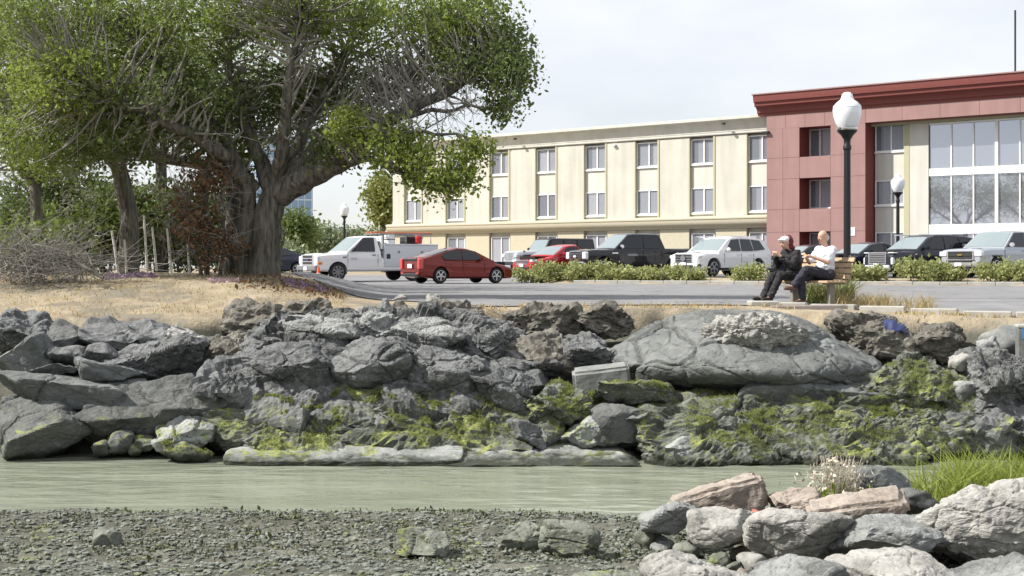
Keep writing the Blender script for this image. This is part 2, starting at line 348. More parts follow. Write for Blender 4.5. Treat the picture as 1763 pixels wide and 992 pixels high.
# ---------------------------------------------------------------- rocks
_ico = {}
def ico(lv):
    if lv not in _ico:
        bm = bmesh.new(); bmesh.ops.create_icosphere(bm, subdivisions=lv, radius=1); bm.verts.ensure_lookup_table()
        V = np.array([v.co[:] for v in bm.verts]); Fc = np.array([[v.index for v in f.verts] for f in bm.faces]); bm.free(); _ico[lv] = (V/np.linalg.norm(V, axis=1)[:,None], Fc)
    return _ico[lv]
SEED = [100]
def cells(W, seed, blocks=200000):
    # random plane per Voronoi cell: blocky, fractured relief; returns (offset, border distance)
    out = np.empty(len(W)); bd = np.empty(len(W)); i = np.floor(W).astype(np.int64); best = np.full(len(W), 9.0); sec = np.full(len(W), 9.0); val = np.zeros(len(W))
    for a in (-1,0,1):
        for b in (-1,0,1):
            for c in (-1,0,1):
                x, y, z = i[:,0]+a, i[:,1]+b, i[:,2]+c; h = _h(x, y, z, seed); h2 = _h(x, y, z, seed+91); h3 = _h(x, y, z, seed+47)
                o = np.stack([(h & np.uint32(255))/255., (h2 & np.uint32(255))/255., (h3 & np.uint32(255))/255.], -1); ctr = np.stack([x, y, z], -1)+o; dv = W-ctr; d = np.sqrt((dv**2).sum(1))
                pl = ((h >> np.uint32(8)) & np.uint32(255))/255.-.5+((dv[:,0]*(((h2 >> np.uint32(8)) & np.uint32(255))/127.-1))+(dv[:,1]*(((h3 >> np.uint32(8)) & np.uint32(255))/127.-1))+(dv[:,2]*(((h3 >> np.uint32(16)) & np.uint32(255))/127.-1)))*.7
                n = d < best; sec = np.where(n, best, np.minimum(sec, d)); val = np.where(n, pl, val); best = np.where(n, d, best)
    return val, sec-best
def rock_np(size, lv=4, planes=12, box=3.2, amp=.05, freq=2.2, ridge=.012, rfreq=2.0, flat_top=0, soft=.02, rot=(0,0,0), strata=0, plate=0, world=(0,0,0), seed=None, cuts=(), cut=(.55,.9), fit=True, frac=.06, fsize=.45, crack=.03, dip=.0, bed=1.3):
    SEED[0] += 1; sd = seed or SEED[0]; rg = np.random.default_rng(sd)
    p, Fc = ico(lv); r = (np.abs(p)**box).sum(1)**(-1/box)
    nm = rg.normal(size=(planes, 3)); nm /= np.maximum(np.linalg.norm(nm, axis=1)[:,None], 1e-6); ds = rg.uniform(*cut, planes)
    if flat_top: nm = np.vstack([nm, [[rg.normal()*.1, rg.normal()*.1, 1]]]); ds = np.append(ds, flat_top)
    if plate: cuts = list(cuts)+[(rg.normal()*.22, -.5+rg.normal()*.12, .84, plate), (rg.normal()*.25, -.9, -.35+rg.normal()*.15, .55), (.7, -.1, .5+rg.normal()*.2, .72)]
    for c in cuts: nm = np.vstack([nm, np.array([c[:3]])/np.linalg.norm(c[:3])]); ds = np.append(ds, c[3])
    if len(ds):
        q = 1/soft; inv = np.maximum(p@nm.T, 1e-4)/ds        # convex polytope with worn edges
        r = 1/((1/r)**q+(inv**q).sum(1))**(1/q)
    M = np.array((Matrix.Rotation(rot[2], 3, 'Z')@Matrix.Rotation(rot[1], 3, 'Y')@Matrix.Rotation(rot[0], 3, 'X')))
    V = (p*r[:,None]*np.array(size)/2)@M.T
    if fit:
        lo, hi = V.min(0), V.max(0); V = (V-(lo+hi)/2)*np.array(size)/(hi-lo)
    e1 = V[Fc[:,1]]-V[Fc[:,0]]; e2 = V[Fc[:,2]]-V[Fc[:,0]]; fn = np.cross(e1, e2); nr = np.zeros_like(V)
    for j in range(3): np.add.at(nr, Fc[:,j], fn)
    nr /= np.maximum(np.linalg.norm(nr, axis=1)[:,None], 1e-9); W = V+np.array(world)
    d = amp*fbm(W*freq, 6 if lv > 4 else 4, sd % 50, gain=.52)
    if ridge: d = d+ridge*fbm(W*rfreq*np.array([1,1,1.5])+.25*pn(W*2, 5)[:,None], 5, sd % 50+7, gain=.55, ridged=True)
    if frac and lv >= 4:
        Wd = W@np.array(Matrix.Rotation(dip, 3, 'Y')).T; wp = Wd+.06*np.stack([pn(W*3+q*5.1, 11+q) for q in range(3)], -1)
        v1, b1 = cells(wp/fsize*np.array([.8,.8,bed]), sd % 97); d = d+frac*v1-crack*smooth01(.09, .0, b1)
        if lv >= 5: v2, b2 = cells(wp/(fsize*.36)*np.array([.8,.8,bed]), sd % 89+3); d = d+frac*.4*v2-crack*.35*smooth01(.1, .0, b2)
    if strata: d = d+strata*np.abs(pn(np.stack([W[:,0]*.5, W[:,1]*.5, W[:,2]*7+W[:,0]*1.2], -1), 3))
    return V+nr*d[:,None], Fc
def rock(name, u0, u1, v0, v1, Y, depth, mat, label=None, cat='rock', group=None, grow=1.08, sink=0, **k):
    c = at((u0+u1)/2, (v0+v1)/2, Y); s = Y/F
    if mat in (M_SMOOTH, M_DARK) and 'frac' not in k: k.update(frac=.03, fsize=.9, crack=.012)
    sz = ((u1-u0)*s*grow, depth, (v1-v0)*s*grow)
    V, Fc = rock_np(sz, world=c, **k)
    o = link(name, mesh_np(name, V, Fc, k.get('lv', 4) < 5), mat, loc=(c.x, c.y, c.z-sink))
    return tag(o, label, cat, group)
def moss_on(o, n, z0, z1, thr=.0, size=.013):
    me = o.data; nv = len(me.vertices); V = np.empty(nv*3, np.float32); me.vertices.foreach_get('co', V); N_ = np.empty(nv*3, np.float32); me.vertices.foreach_get('normal', N_); V = V.reshape(-1,3); N_ = N_.reshape(-1,3); W = V+np.array(o.location)
    f = fbm(W*1.9, 5, 71)+.5*fbm(W*6, 3, 72); wz_ = W[:,2]+.3*pn(W*1.5, 73)
    k = np.where((N_[:,2] > .3) & (wz_ > z0) & (wz_ < z1) & (f > thr) & (N_[:,1] < .6))[0]
    if len(k) < 10: return
    k = RNG.choice(k, n); C = V[k]+RNG.normal(size=(n,3))*.012+N_[k]*.004; d = RNG.normal(size=(n,3))*.55+N_[k]; d /= np.linalg.norm(d, axis=1)[:,None]; e = np.cross(d, RNG.normal(size=(n,3))); e /= np.linalg.norm(e, axis=1)[:,None]; s_ = (size*RNG.uniform(.4,1.2,n))[:,None]
    VV = np.stack([C-e*s_*.5, C+e*s_*.5, C+d*s_*1.1], 1).reshape(-1,3); tag(link('moss', mesh_np('moss', VV, np.arange(n*3).reshape(n,3), False), M_MOSS, o), kind='stuff')
def poly_rock(name, outline, Y, depth, mat, label, rise=.05, shift=.0, cuts=4, amp=.024, cat='rock'):
    # block whose front outline is given; it runs back by depth, rising a little
    c = at(sum(p[0] for p in outline)/len(outline), sum(p[1] for p in outline)/len(outline), Y); bm = bmesh.new()
    vs_ = [bm.verts.new(at(u, v, Y)-c) for u, v in outline]; f = bm.faces.new(vs_); r_ = bmesh.ops.extrude_face_region(bm, geom=[f])
    bmesh.ops.translate(bm, vec=(shift, depth, rise), verts=[g for g in r_['geom'] if isinstance(g, bmesh.types.BMVert)])
    bmesh.ops.recalc_face_normals(bm, faces=bm.faces); bmesh.ops.bevel(bm, geom=bm.edges[:], offset=.045, segments=3, affect='EDGES'); bmesh.ops.triangulate(bm, faces=bm.faces)
    for _ in range(cuts): bmesh.ops.subdivide_edges(bm, edges=[e for e in bm.edges if e.calc_length() > .035], cuts=1, use_grid_fill=True); bmesh.ops.triangulate(bm, faces=bm.faces)
    bm.normal_update(); P_ = np.array([v.co[:] for v in bm.verts])+np.array(c); d = amp*fbm(P_*7, 5, 44)+amp*1.4*fbm(P_*2.2, 3, 45)
    for v, q in zip(bm.verts, d): v.co += v.normal*float(q)
    me = bpy.data.meshes.new(name); bm.to_mesh(me); bm.free(); return tag(link(name, me, mat, loc=c), label, cat)
# left cluster of dark smooth boulders
G = 'boulders of the far bank'
rock('boulder', -14,56,218,252, 23.0,1.6, M_ROCK, 'pale topped rough boulder at the upper left corner of the bank', lv=5, amp=.08, ridge=.06, planes=7, plate=.5)
rock('boulder', 38,80,228,258, 22.6,1.1, M_DARK, 'dark hunched boulder below the dry dirt, near the left edge', lv=5, planes=7, box=3, plate=.5)
rock('boulder', 74,150,226,256, 22.7,1.3, M_ROCK, 'long dark lumpy boulder under the dirt edge, above the pitted boulder', lv=5, amp=.09, rot=(0,.12,0), plate=.5, planes=7)
rock('boulder', 96,182,240,282, 22.1,1.4, M_ROCK, 'large rounded pitted dark boulder in the left cluster', lv=6, amp=.05, freq=3.5, planes=7, box=2.3, rot=(0,-.1,0), plate=.5)
rock('rock_slab', 140,196,228,258, 22.5,.9, M_PALE, 'pale leaning slab with bright edge beside the soil face', lv=5, planes=7, box=5, rot=(.3,.55,.2), grow=.85, plate=.4)
rock('rock_slab', -4,50,238,276, 22.0,.8, M_SMOOTH, 'light pointed wedge shaped slab at the left edge', lv=5, planes=7, box=3, rot=(-.4,-.5,.1), plate=.4)
rock('boulder', 46,73,248,264, 21.9,.6, M_ROCK, 'small angular stone between the wedge slab and the pitted boulder', lv=4, plate=.5, planes=7)
rock('boulder', 74,101,247,265, 21.9,.6, M_ROCK, 'small rough stone leaning against the pitted boulder', lv=4, plate=.5, planes=7)
rock('rock_slab', 14,68,262,290, 21.6,1.2, M_SMOOTH, 'tilted grey slab above the broad plate, left', lv=5, planes=7, rot=(-.35,-.25,.2), soft=.03, plate=.4)
rock('rock_slab', 64,134,260,286, 21.6,1.3, M_SMOOTH, 'smooth flat slab just below the pitted boulder', lv=5, planes=7, rot=(-.3,.12,0), box=3, plate=.4)
rock('rock_slab', 4,112,270,304, 21.2,1.5, M_SMOOTH, 'broad smooth plate across the left cluster', lv=6, planes=7, box=3.5, rot=(-.28,.03,0), amp=.03, plate=.4)
rock('boulder', 72,140,280,346, 20.9,1.5, M_DARK, 'tall dark faced block with rounded pale top above the water', lv=6, planes=7, box=3.2, amp=.04, plate=.5)
rock('boulder', 118,190,275,332, 21.0,1.5, M_DARK, 'dark block with pointed right end above the water', lv=6, planes=7, box=2.8, rot=(0,.2,0), amp=.04, plate=.5)
rock('boulder', -6,80,291,352, 20.6,1.6, M_DARK, 'massive dark block rising from the water at the left edge', lv=6, planes=7, box=3, rot=(0,-.1,0), amp=.05, plate=.5)
rock('boulder', 134,184,308,342, 20.3,.9, M_APRON, 'light smooth boulder at the waterline beside the mossy crag', lv=5, planes=7, rot=(0,-.35,0), plate=.5)
rock('stone', 90,117,323,341, 20.3,.5, M_ROCK, 'small pale stone at the water in front of the dark blocks', lv=4)
rock('stone', 113,138,326,341, 20.3,.4, M_MOSSY, 'small moss green stone at the water beside the light boulder', lv=4)
rock('stone', 80,97,330,343, 20.2,.4, M_DARK, 'small dark stone at the water under the tall block', lv=4)
rock('rock_slab', 142,182,329,352, 20.0,.6, M_MOSSY, 'low green topped slab lying in the water', lv=4, planes=6, rot=(-.2,.1,.2))
rock('boulder', 176,232,262,322, 21.0,1.3, M_ROCK, 'jagged grey boulder at the left foot of the mossy crag', lv=5, ridge=.08, amp=.08, plate=.5, planes=7)
rock('boulder', 176,222,238,275, 22.3,1.2, M_SOILROCK, 'brown grey boulder in the hollow beside the crag', lv=5, ridge=.07)
# central crag
rock('rock_crag', 196,462,217,345, 22.0,3.4, M_CRAG, 'huge jagged grey crag with moss at its foot, bank centre', 'rock', lv=7, planes=9, box=2.2, amp=.11, freq=1.0, ridge=.04, rfreq=2.2, rot=(0,.02,0), strata=.05, grow=1.04, seed=412, frac=.17, fsize=.8, crack=.05, dip=-.3, bed=2.0, cuts=[(0,-.72,.69,.42),(.3,-.5,.8,.6)])
rock('rock_crag', 280,362,214,262, 22.5,1.6, M_CRUST, 'pale peak of crusted rock on top of the central crag', lv=6, planes=8, amp=.1, ridge=.1, rfreq=3)
rock('boulder', 385,450,226,270, 22.3,1.4, M_CRAG, 'pitted grey shoulder at the right end of the crag', lv=6, amp=.1, ridge=.1, rfreq=2.6, plate=.5, planes=7)
for a_, b2, c_, d_, Y_, lb in ((222,296,246,292,21.05,'dark flat topped block on the left face of the crag'),(292,372,242,286,21.1,'dark tilted block in the middle of the crag face'),(360,428,250,296,21.05,'dark wedge block on the right face of the crag'),(246,318,222,254,21.9,'pale topped block high on the left of the crag'),(342,402,224,256,21.9,'pale topped block just right of the crag peak'),(408,462,266,302,20.95,'small dark block low at the right end of the crag')):
    rock('boulder', a_, b2, c_, d_, Y_, 1.0, M_CRUST if 'pale' in lb else M_ROCK, lb, lv=6, planes=7, plate=.45, frac=.05, fsize=.5, amp=.06)
rock('rock_ledge', 184,335,286,350, 20.8,1.9, M_MOSSY, 'left mossy ledge under the central crag', lv=6, amp=.08, freq=1.6, ridge=.05, rfreq=2.6, planes=2, cut=(.75,.95), box=3.2, frac=.085, fsize=.5, crack=.05, bed=2.4, dip=-.15, strata=.06, seed=901, cuts=[(.06,-.74,.67,.36),(-.1,-.3,.95,.62)])
rock('rock_ledge', 296,480,280,350, 20.9,1.9, M_MOSSY, 'right mossy ledge with bright green ridges under the crag', lv=6, amp=.08, freq=1.6, ridge=.05, rfreq=2.6, planes=2, cut=(.75,.95), box=3.2, frac=.085, fsize=.5, crack=.05, bed=2.4, dip=-.2, strata=.06, seed=902, cuts=[(.06,-.74,.67,.36),(-.1,-.3,.95,.62)])
rock('rock_slab', 198,402,330,366, 20.0,1.1, M_APRON, 'long pale flat apron slab along the water, left piece', lv=6, planes=2, box=9, amp=.025, ridge=.006, frac=.012, fsize=.9, crack=.02, grow=1, cuts=[(0,-.3,.95,.34)])
rock('rock_slab', 375,566,335,366, 19.95,1.1, M_APRON, 'long green tinged apron slab along the water, right piece', lv=6, planes=2, box=9, amp=.025, ridge=.006, frac=.012, fsize=.9, crack=.02, grow=1, cuts=[(0,-.3,.95,.34)])
# middle jumble
rock('boulder', 440,505,238,282, 22.2,1.2, M_SOILROCK, 'dark earthy boulder in the shaded hollow right of the crag', lv=5, ridge=.06)
rock('boulder', 446,486,252,276, 21.9,.8, M_ROCK, 'small rough boulder perched in the hollow right of the crag', lv=5, amp=.07, plate=.5, planes=7)
rock('boulder', 484,532,238,272, 22.2,1.0, M_ROCK, 'grey knobbly boulder tucked against the smooth dome', lv=5, amp=.08, ridge=.05, plate=.5, planes=7)
rock('boulder', 440,478,270,300, 21.3,1.0, M_DARK, 'dark flat topped boulder left of the concrete block', lv=5, plate=.5, planes=7)
poly_rock('concrete_block', [(497,272),(546,266),(548,283),(499,293)], 20.9, .4, M_CONC, 'rectangular grey concrete block lying among the rocks', rise=.06, amp=.006, cat='concrete block')
rock('boulder', 452,524,285,324, 20.8,1.1, M_MOSSY, 'yellow green mossy lump below the concrete block', lv=6, amp=.1, ridge=.07, rfreq=3)
rock('rock_slab', 518,584,278,304, 20.9,1.1, M_MOSSY, 'flat tilted slab with mossy lower edge under the dome', lv=5, planes=8, rot=(-.3,.15,.1))
rock('boulder', 440,488,312,340, 20.4,.9, M_ROCK, 'grey boulder behind the apron slab', lv=5)
rock('boulder', 486,528,312,340, 20.4,.8, M_APRON, 'angular boulder with a bright lit face behind the apron', lv=5, planes=12, soft=.025, box=3)
rock('boulder', 512,572,300,342, 20.5,1.0, M_DARK, 'dark shaded boulder between apron and mossy mass', lv=5)
rock('rock_slab', 528,566,304,318, 20.3,.6, M_ROCK, 'thin tilted slab jutting from the dark boulder', lv=4, planes=7, rot=(0,-.3,0), plate=.4)
# smooth dome
rock('rock_dome', 526,772,214,306, 21.9,3.0, M_SMOOTH, 'great smooth grey whaleback dome below the bench', lv=7, planes=0, box=1.6, amp=.05, freq=1.0, ridge=.02, rfreq=1.3, frac=.035, fsize=1.1, crack=.045, dip=-.35, bed=1.8, rot=(0,.05,0), grow=1.0, seed=77, soft=.05,
     cuts=[(.0,-.62,.78,.62),(-.62,-.35,.66,.66),(.55,-.3,.72,.7),(0,-.35,-.93,.45),(.1,.3,.95,.8)])
rock('rock_crust', 612,698,222,260, 21.35,1.1, M_PALE, 'pale knobbly crust on top of the smooth dome', lv=6, planes=0, box=2.0, amp=.07, freq=6, ridge=.03, rfreq=8, frac=.02, rot=(-.5,.08,0))
rock('boulder', 640,790,268,325, 21.3,1.6, M_SMOOTH, 'low dark shelf at the right foot of the dome', lv=6, planes=7, rot=(-.1,.1,0), plate=.5)
# lower right mossy mass
rock('rock_ledge', 560,740,292,362, 20.5,2.2, M_MOSSY, 'long mossy ledge at the water under the dome', lv=6, amp=.08, freq=1.6, ridge=.05, rfreq=2.6, planes=2, cut=(.75,.95), box=3.2, frac=.085, fsize=.5, crack=.05, bed=2.4, dip=-.1, strata=.06, seed=903, cuts=[(.06,-.74,.67,.36),(-.1,-.3,.95,.62)])
rock('rock_ledge', 650,862,280,364, 20.7,2.4, M_MOSSY, 'broad layered mossy ledge at the right waterline', lv=7, amp=.08, freq=1.6, ridge=.05, rfreq=2.6, planes=2, cut=(.75,.95), box=3.2, frac=.085, fsize=.5, crack=.05, bed=2.4, dip=.12, strata=.06, seed=904, cuts=[(.06,-.74,.67,.36),(-.1,-.3,.95,.62)])
rock('boulder', 742,832,258,312, 21.2,1.3, M_MOSSY, 'green crowned boulder at the top of the mossy ledge', lv=6, amp=.1, ridge=.09, rfreq=2.6)
rock('boulder', 560,618,324,358, 20.0,.9, M_APRON, 'grey angular boulder at the water between the apron and ledge', lv=5, planes=10)
# right end rubble
rock('boulder', 722,790,218,262, 22.6,1.3, M_SOILROCK, 'dark earth and stone hump right of the dome', lv=5, ridge=.06, amp=.08)
rock('stone', 824,858,252,270, 21.4,.6, M_PALE, 'pale angular stone on the right bank', lv=4, planes=10, rot=(0,-.25,0))
rock('stone', 846,870,241,259, 21.5,.5, M_CRUST, 'rounded grey stone perched at the right bank', lv=4, planes=3)
rock('stone', 820,852,278,298, 21.0,.6, M_CRUST, 'pale flat stone low on the right bank', lv=4)
rock('boulder', 842,905,254,316, 21.0,1.3, M_CRAG, 'coarse dark boulder at the right edge of the bank', lv=6, amp=.1, ridge=.1, plate=.5, planes=7)
rock('boulder', 828,910,302,352, 20.5,1.2, M_ROCK, 'rubbly boulder above the grass at the right edge', lv=5, ridge=.1, amp=.1, plate=.5, planes=7)
rock('boulder', 790,842,232,262, 22.4,.8, M_SOILROCK, 'eroded soil block under the path edge at right', lv=5, ridge=.05)
rock('boulder', 855,915,228,262, 22.2,.9, M_CONC, 'pale weathered block under the path edge, far right', lv=4, planes=7, plate=.5)
# soil cliff lumps under the path edge
for i, (u0, u1, v0, v1) in enumerate([(196,250,212,250),(244,300,210,246),(330,380,212,240),(372,420,212,236),(440,500,214,250),(492,548,214,240)]):
    rock('soil_clod', u0,u1,v0,v1, 23.6,.8, M_SOILROCK, ['brown soil face below the dirt, left of the crag','brown soil face behind the left shoulder of the crag','soil lump behind the crag peak','dry soil lump with grass right of the crag peak','dark undercut soil face right of the crag','soil face beside the smooth dome'][i], 'soil', lv=5, ridge=.08, amp=.08, rfreq=2.5)
# small rubble scattered over the bank: two shared labels
small = []
for i in range(10):
    V, Fc = rock_np((1,.9,.75), lv=3, planes=10, amp=.12, freq=2.0, soft=.04, world=(i*7,0,0)); small.append(mesh_np('stone', V, Fc, True))
def stones(n, sampler, mats, lab, grp, srange, zoff=.3, name='stone'):
    for i in range(n):
        X, Y = sampler(); z = float(height(np.array([X]), np.array([Y]))[0]); s = random.uniform(*srange)
        mt = random.choice(mats); key = (id(mt), random.randrange(10))
        if key not in _sm:
            me = small[key[1]].copy(); me.materials.clear(); me.materials.append(mt); _sm[key] = me
        o = bpy.data.objects.new(name, _sm[key]); COL.objects.link(o); o.location = (X, Y, z+s*zoff); o.scale = (s*random.uniform(.8,1.3), s, s*random.uniform(.6,1)); o.rotation_euler = (random.uniform(-.5,.5), random.uniform(-.5,.5), random.uniform(0,6.28))
        tag(o, lab(X*F/Y+U0, s) if callable(lab) else lab, 'stone', grp)
_sm = {}
def bank_s():
    X = random.uniform(-9.5, 9.2); return X, float(edge_y(X))-random.uniform(.15, 3.9)
stones(110, bank_s, [M_ROCK, M_DARK, M_SOILROCK, M_ROCK], lambda u, s: ('larger' if s > .32 else 'small')+' rubble stone '+('among the dark left boulders' if u < 190 else 'along the left half of the crag' if u < 320 else 'along the right half of the crag' if u < 450 else 'in the jumble beside the concrete block' if u < 540 else 'around the smooth dome' if u < 760 else 'around the green crowned boulder'), 'rubble on the far bank', (.15,.5))
stones(70, lambda: (random.uniform(6.2, 8.6), random.uniform(20.2, 22.2)), [M_CRUST, M_ROCK, M_CRUST, M_DARK], lambda u, s: ('larger' if s > .16 else 'fist sized')+' stone in the rubble slope at the right end, '+('beside the mossy ledge' if u < 835 else 'under the utility box'), 'rubble slope at right', (.06,.24))
stones(36, lambda: (random.uniform(5.3, 6.7), random.uniform(22.1, 23.1)), [M_CRUST, M_PALE], 'pale pebble on the dark earth hump right of the dome', 'pebbles on the earth hump', (.05,.14), zoff=1.9)

for o in list(COL.objects):
    if o.name.startswith(('rock_ledge', 'rock_crag')) or (o.data and o.type == 'MESH' and o.data.materials and o.data.materials[0] is M_MOSSY and 'label' in o.keys()):
        w_ = o.dimensions.x if o.dimensions.x else 1.0; moss_on(o, int(15000*max(.4, min(4, w_))), .12, .95 if o.name.startswith('rock_crag') else 1.4, .2 if o.name.startswith('rock_crag') else .08)
# ---------------------------------------------------------------- near shore
def near_rock(name, u0, u1, v0, v1, Y, depth, mat, label, **k):
    k = dict(dict(frac=.022, fsize=.3, crack=.012, ridge=.008, amp=.03, freq=3, sink=.09 if mat is M_SLIME else .03), **k)
    return rock(name, u0, u1, v0, v1, Y, depth, mat, label, 'rock', **k)
poly_rock('rock_slab', [(580,386),(604,377),(660,362),(668,374),(668,392),(625,402),(582,402)], 13.4, .42, M_PINK, 'angular reddish brown slab tilted up at the water', rise=.02, shift=.05)
near_rock('boulder', 556,606,380,408, 13.2,.5, M_CRUST, 'grey boulder with dark top left of the reddish slab', lv=5, rot=(0,-.3,0))
near_rock('boulder', 600,668,386,420, 12.5,.6, M_PALE, 'pale grey boulder below the reddish slab', lv=5, planes=8)
near_rock('stone', 648,674,388,404, 12.9,.3, M_BRICK, 'brick red broken stone below the reddish slab', lv=4, planes=8)
near_rock('boulder', 668,714,370,396, 13.4,.5, M_PINK, 'brown rough stone behind the pale flat rock', lv=5, ridge=.03)
poly_rock('rock_slab', [(700,394),(742,387),(786,382),(792,396),(745,408),(704,412)], 12.5, .4, M_PINK, 'long pinkish slab with pale top in front of the dry weed', rise=.07, shift=.06)
near_rock('boulder', 650,736,386,428, 12.0,.8, M_PALE, 'broad pale pitted rock at the bottom right of centre', lv=6, planes=7, rot=(-.3,.12,0))
near_rock('boulder', 724,812,395,430, 11.8,.7, M_CRUST, 'dark shaded boulder in front of the pinkish slab', lv=5, planes=7)
near_rock('boulder', 742,790,349,388, 13.9,.6, M_SMOOTH, 'rounded grey boulder behind the dry weed', lv=5, planes=5, rot=(0,.35,0))
near_rock('stone', 780,812,371,391, 13.3,.35, M_DARK, 'small dark stone beside the rounded boulder', lv=4, planes=8)
near_rock('rock_slab', 784,930,360,440, 12.4,1.5, M_PALE, 'big pale pitted slab at the lower right', lv=7, planes=6, box=2.6, rot=(-.4,-.12,0), amp=.05, ridge=.02, rfreq=3)
near_rock('boulder', 432,482,394,420, 13.0,.6, M_SLIME, 'greenish grey boulder at the edge of the mud', lv=5, planes=7)
near_rock('boulder', 470,518,392,424, 12.7,.55, M_SLIME, 'angular dark green stained boulder on the mud', lv=5, planes=9, rot=(0,.2,0))
near_rock('boulder', 346,388,402,424, 12.8,.5, M_SLIME, 'low mossy stone in the seaweed, lower centre', lv=5)
near_rock('stone', 84,106,398,414, 13.2,.35, M_SLIME, 'small yellow green stone in the seaweed at lower left', lv=4)
# rocks further down, below what the picture shows
for i, (a, b_, c, d_, Y, dp, mt, lb) in enumerate([
    (560,650,420,468,10.8,.8,M_PALE,'pale boulder near the bottom edge, right of centre'), (640,740,424,486,10.3,1.0,M_CRUST,'large crusted boulder at the bottom edge, right of centre'),
    (724,830,420,480,10.4,.9,M_PALE,'flat pale boulder at the bottom edge on the right'), (818,930,430,500,9.9,1.0,M_CRUST,'large grey boulder in the bottom right corner'),
    (480,566,428,470,10.9,.7,M_SLIME,'green stained boulder at the bottom edge, centre'), (392,452,440,478,10.6,.6,M_SLIME,'low weedy boulder at the bottom edge, left of centre'),
    (560,640,462,500,9.6,.7,M_PINK,'brownish slab cut by the bottom edge'), (246,296,446,470,10.9,.5,M_SLIME,'small weedy boulder at the bottom edge, left'),
    (60,130,448,480,10.6,.6,M_SLIME,'rounded weedy boulder at the bottom edge, lower left')]):
    near_rock('boulder', a, b_, c+9, d_, Y, dp, mt, lb, lv=6 if b_-a > 80 else 5, planes=8)
def near_s():
    while True:
        Y = random.uniform(9.2, 14.8); u = random.uniform(520, 930); X = (u-U0)*Y/F
        if u > 560 or Y < 12: return X, Y
stones(95, near_s, [M_PALE, M_CRUST, M_PINK, M_SLIME], lambda u, s: ('larger' if s > .19 else 'small')+' loose stone '+('at the left end of the near rocks' if u < 610 else 'around the reddish slab' if u < 690 else 'around the pinkish slab' if u < 790 else 'around the big pale slab'), 'loose stones on the near shore', (.08,.3), zoff=.2)
# pebbles and weed on the mud: nobody could count them
def pebble_field(n, name, mat, lab, cat, smin, smax, sampler, lift=.2, flat=.6):
    p, Fc = ico(1); X, Y = sampler(n); Z = height(X, Y); s = smin*(smax/smin)**RNG.random(n)
    sc3 = np.stack([s*RNG.uniform(.7,1.5,n), s*RNG.uniform(.7,1.5,n), s*flat*RNG.uniform(.6,1.5,n)], -1)
    a = RNG.uniform(0, 6.28, n); J = p[None]*(1+RNG.uniform(-.28,.28,(n,len(p),1)))*sc3[:,None,:]
    V = np.stack([J[...,0]*np.cos(a)[:,None]-J[...,1]*np.sin(a)[:,None], J[...,0]*np.sin(a)[:,None]+J[...,1]*np.cos(a)[:,None], J[...,2]], -1)
    V += np.stack([X, Y, Z+s*lift], -1)[:,None,:]
    FF = (Fc[None]+(np.arange(n)*len(p))[:,None,None]).reshape(-1, 3)
    return tag(link(name, mesh_np(name, V.reshape(-1,3), FF, False), mat), lab, cat, kind='stuff')
def samp_mud(n):
    Y = RNG.uniform(8.5, 17.6, n); return (RNG.uniform(-40, 940, n)-U0)*Y/F, Y
pebble_field(36000, 'pebbles', M_PEB, 'grey pebbles strewn over the tidal mud', 'pebbles', .006, .034, samp_mud)
M_WEED = leafmat('seaweed', (.03,.036,.02), (.12,.13,.055), 5, .1)
def leaves_np(C, size, elong=1.8, up=0.0, jitter=.35):
    n = len(C); d = RNG.normal(size=(n,3)); d[:,2] += up; d /= np.linalg.norm(d, axis=1)[:,None]
    e = RNG.normal(size=(n,3)); e -= (e*d).sum(1)[:,None]*d; e /= np.linalg.norm(e, axis=1)[:,None]
    s = (size*np.exp(RNG.normal(size=n)*jitter))[:,None]
    nn = np.cross(d, e)
    V = np.stack([C, C+d*s*elong*.5+e*s*.5+nn*s*.12, C+d*s*elong, C+d*s*elong*.5-e*s*.5+nn*s*.12], 1)
    return V.reshape(-1,3), np.arange(n*4).reshape(n,4)
X, Y = samp_mud(60000); k = (fbm(np.stack([X,Y,0*X],-1)*1.1, 3, 61) > -.12) & (Y > 12.2); X, Y = X[k], Y[k]
V, Fc = leaves_np(np.stack([X, Y, height(X, Y)+.005], -1), .016, 1.8, .6)
tag(link('seaweed', mesh_np('seaweed', V, Fc, False), M_WEED), 'short dark green seaweed fringe over the mud', 'seaweed', kind='stuff')

# ---------------------------------------------------------------- grass
def grass(name, pts, h, wd, mat, lab, cat='grass', lean=.6, kind='stuff'):
    n = len(pts); P = np.array(pts); a = RNG.uniform(0,6.28,n); hh = h*RNG.uniform(.45,1.25,n); ln = RNG.normal(size=(n,2))*lean*hh[:,None]
    sx = np.stack([np.cos(a), np.sin(a), 0*a], -1)*wd
    mid = P+np.concatenate([ln*.35, (hh*.6)[:,None]], 1); tip = P+np.concatenate([ln, hh[:,None]], 1)
    V = np.stack([P-sx, P+sx, mid+sx*.75, mid-sx*.75, tip+sx*.1, tip-sx*.1], 1).reshape(-1,3)
    b = np.arange(n)*6; Fc = np.concatenate([np.stack([b,b+1,b+2,b+3],-1), np.stack([b+3,b+2,b+4,b+5],-1)])
    return tag(link(name, mesh_np(name, V, Fc, True), mat), lab, cat, kind=kind)
M_GRASS = leafmat('bright_grass', (.17,.22,.04), (.34,.39,.09), 3, .45)
M_DRYG = leafmat('dry_grass', (.30,.22,.09), (.52,.42,.2), 3, .35)
M_OLIVEG = leafmat('olive_grass', (.09,.11,.03), (.22,.22,.08), 3, .35)
def gpts(n, f):
    out = []
    while len(out) < n:
        X, Y = f(); out.append((X, Y))
    A = np.array(out); return np.concatenate([A, height(A[:,0], A[:,1])[:,None]-.01], 1)
def fan(u0, u1, y0, y1, cl=0):
    def f():
        Y = random.uniform(y0, y1); return ((random.uniform(u0, u1)-U0)*Y/F, Y)
    return f
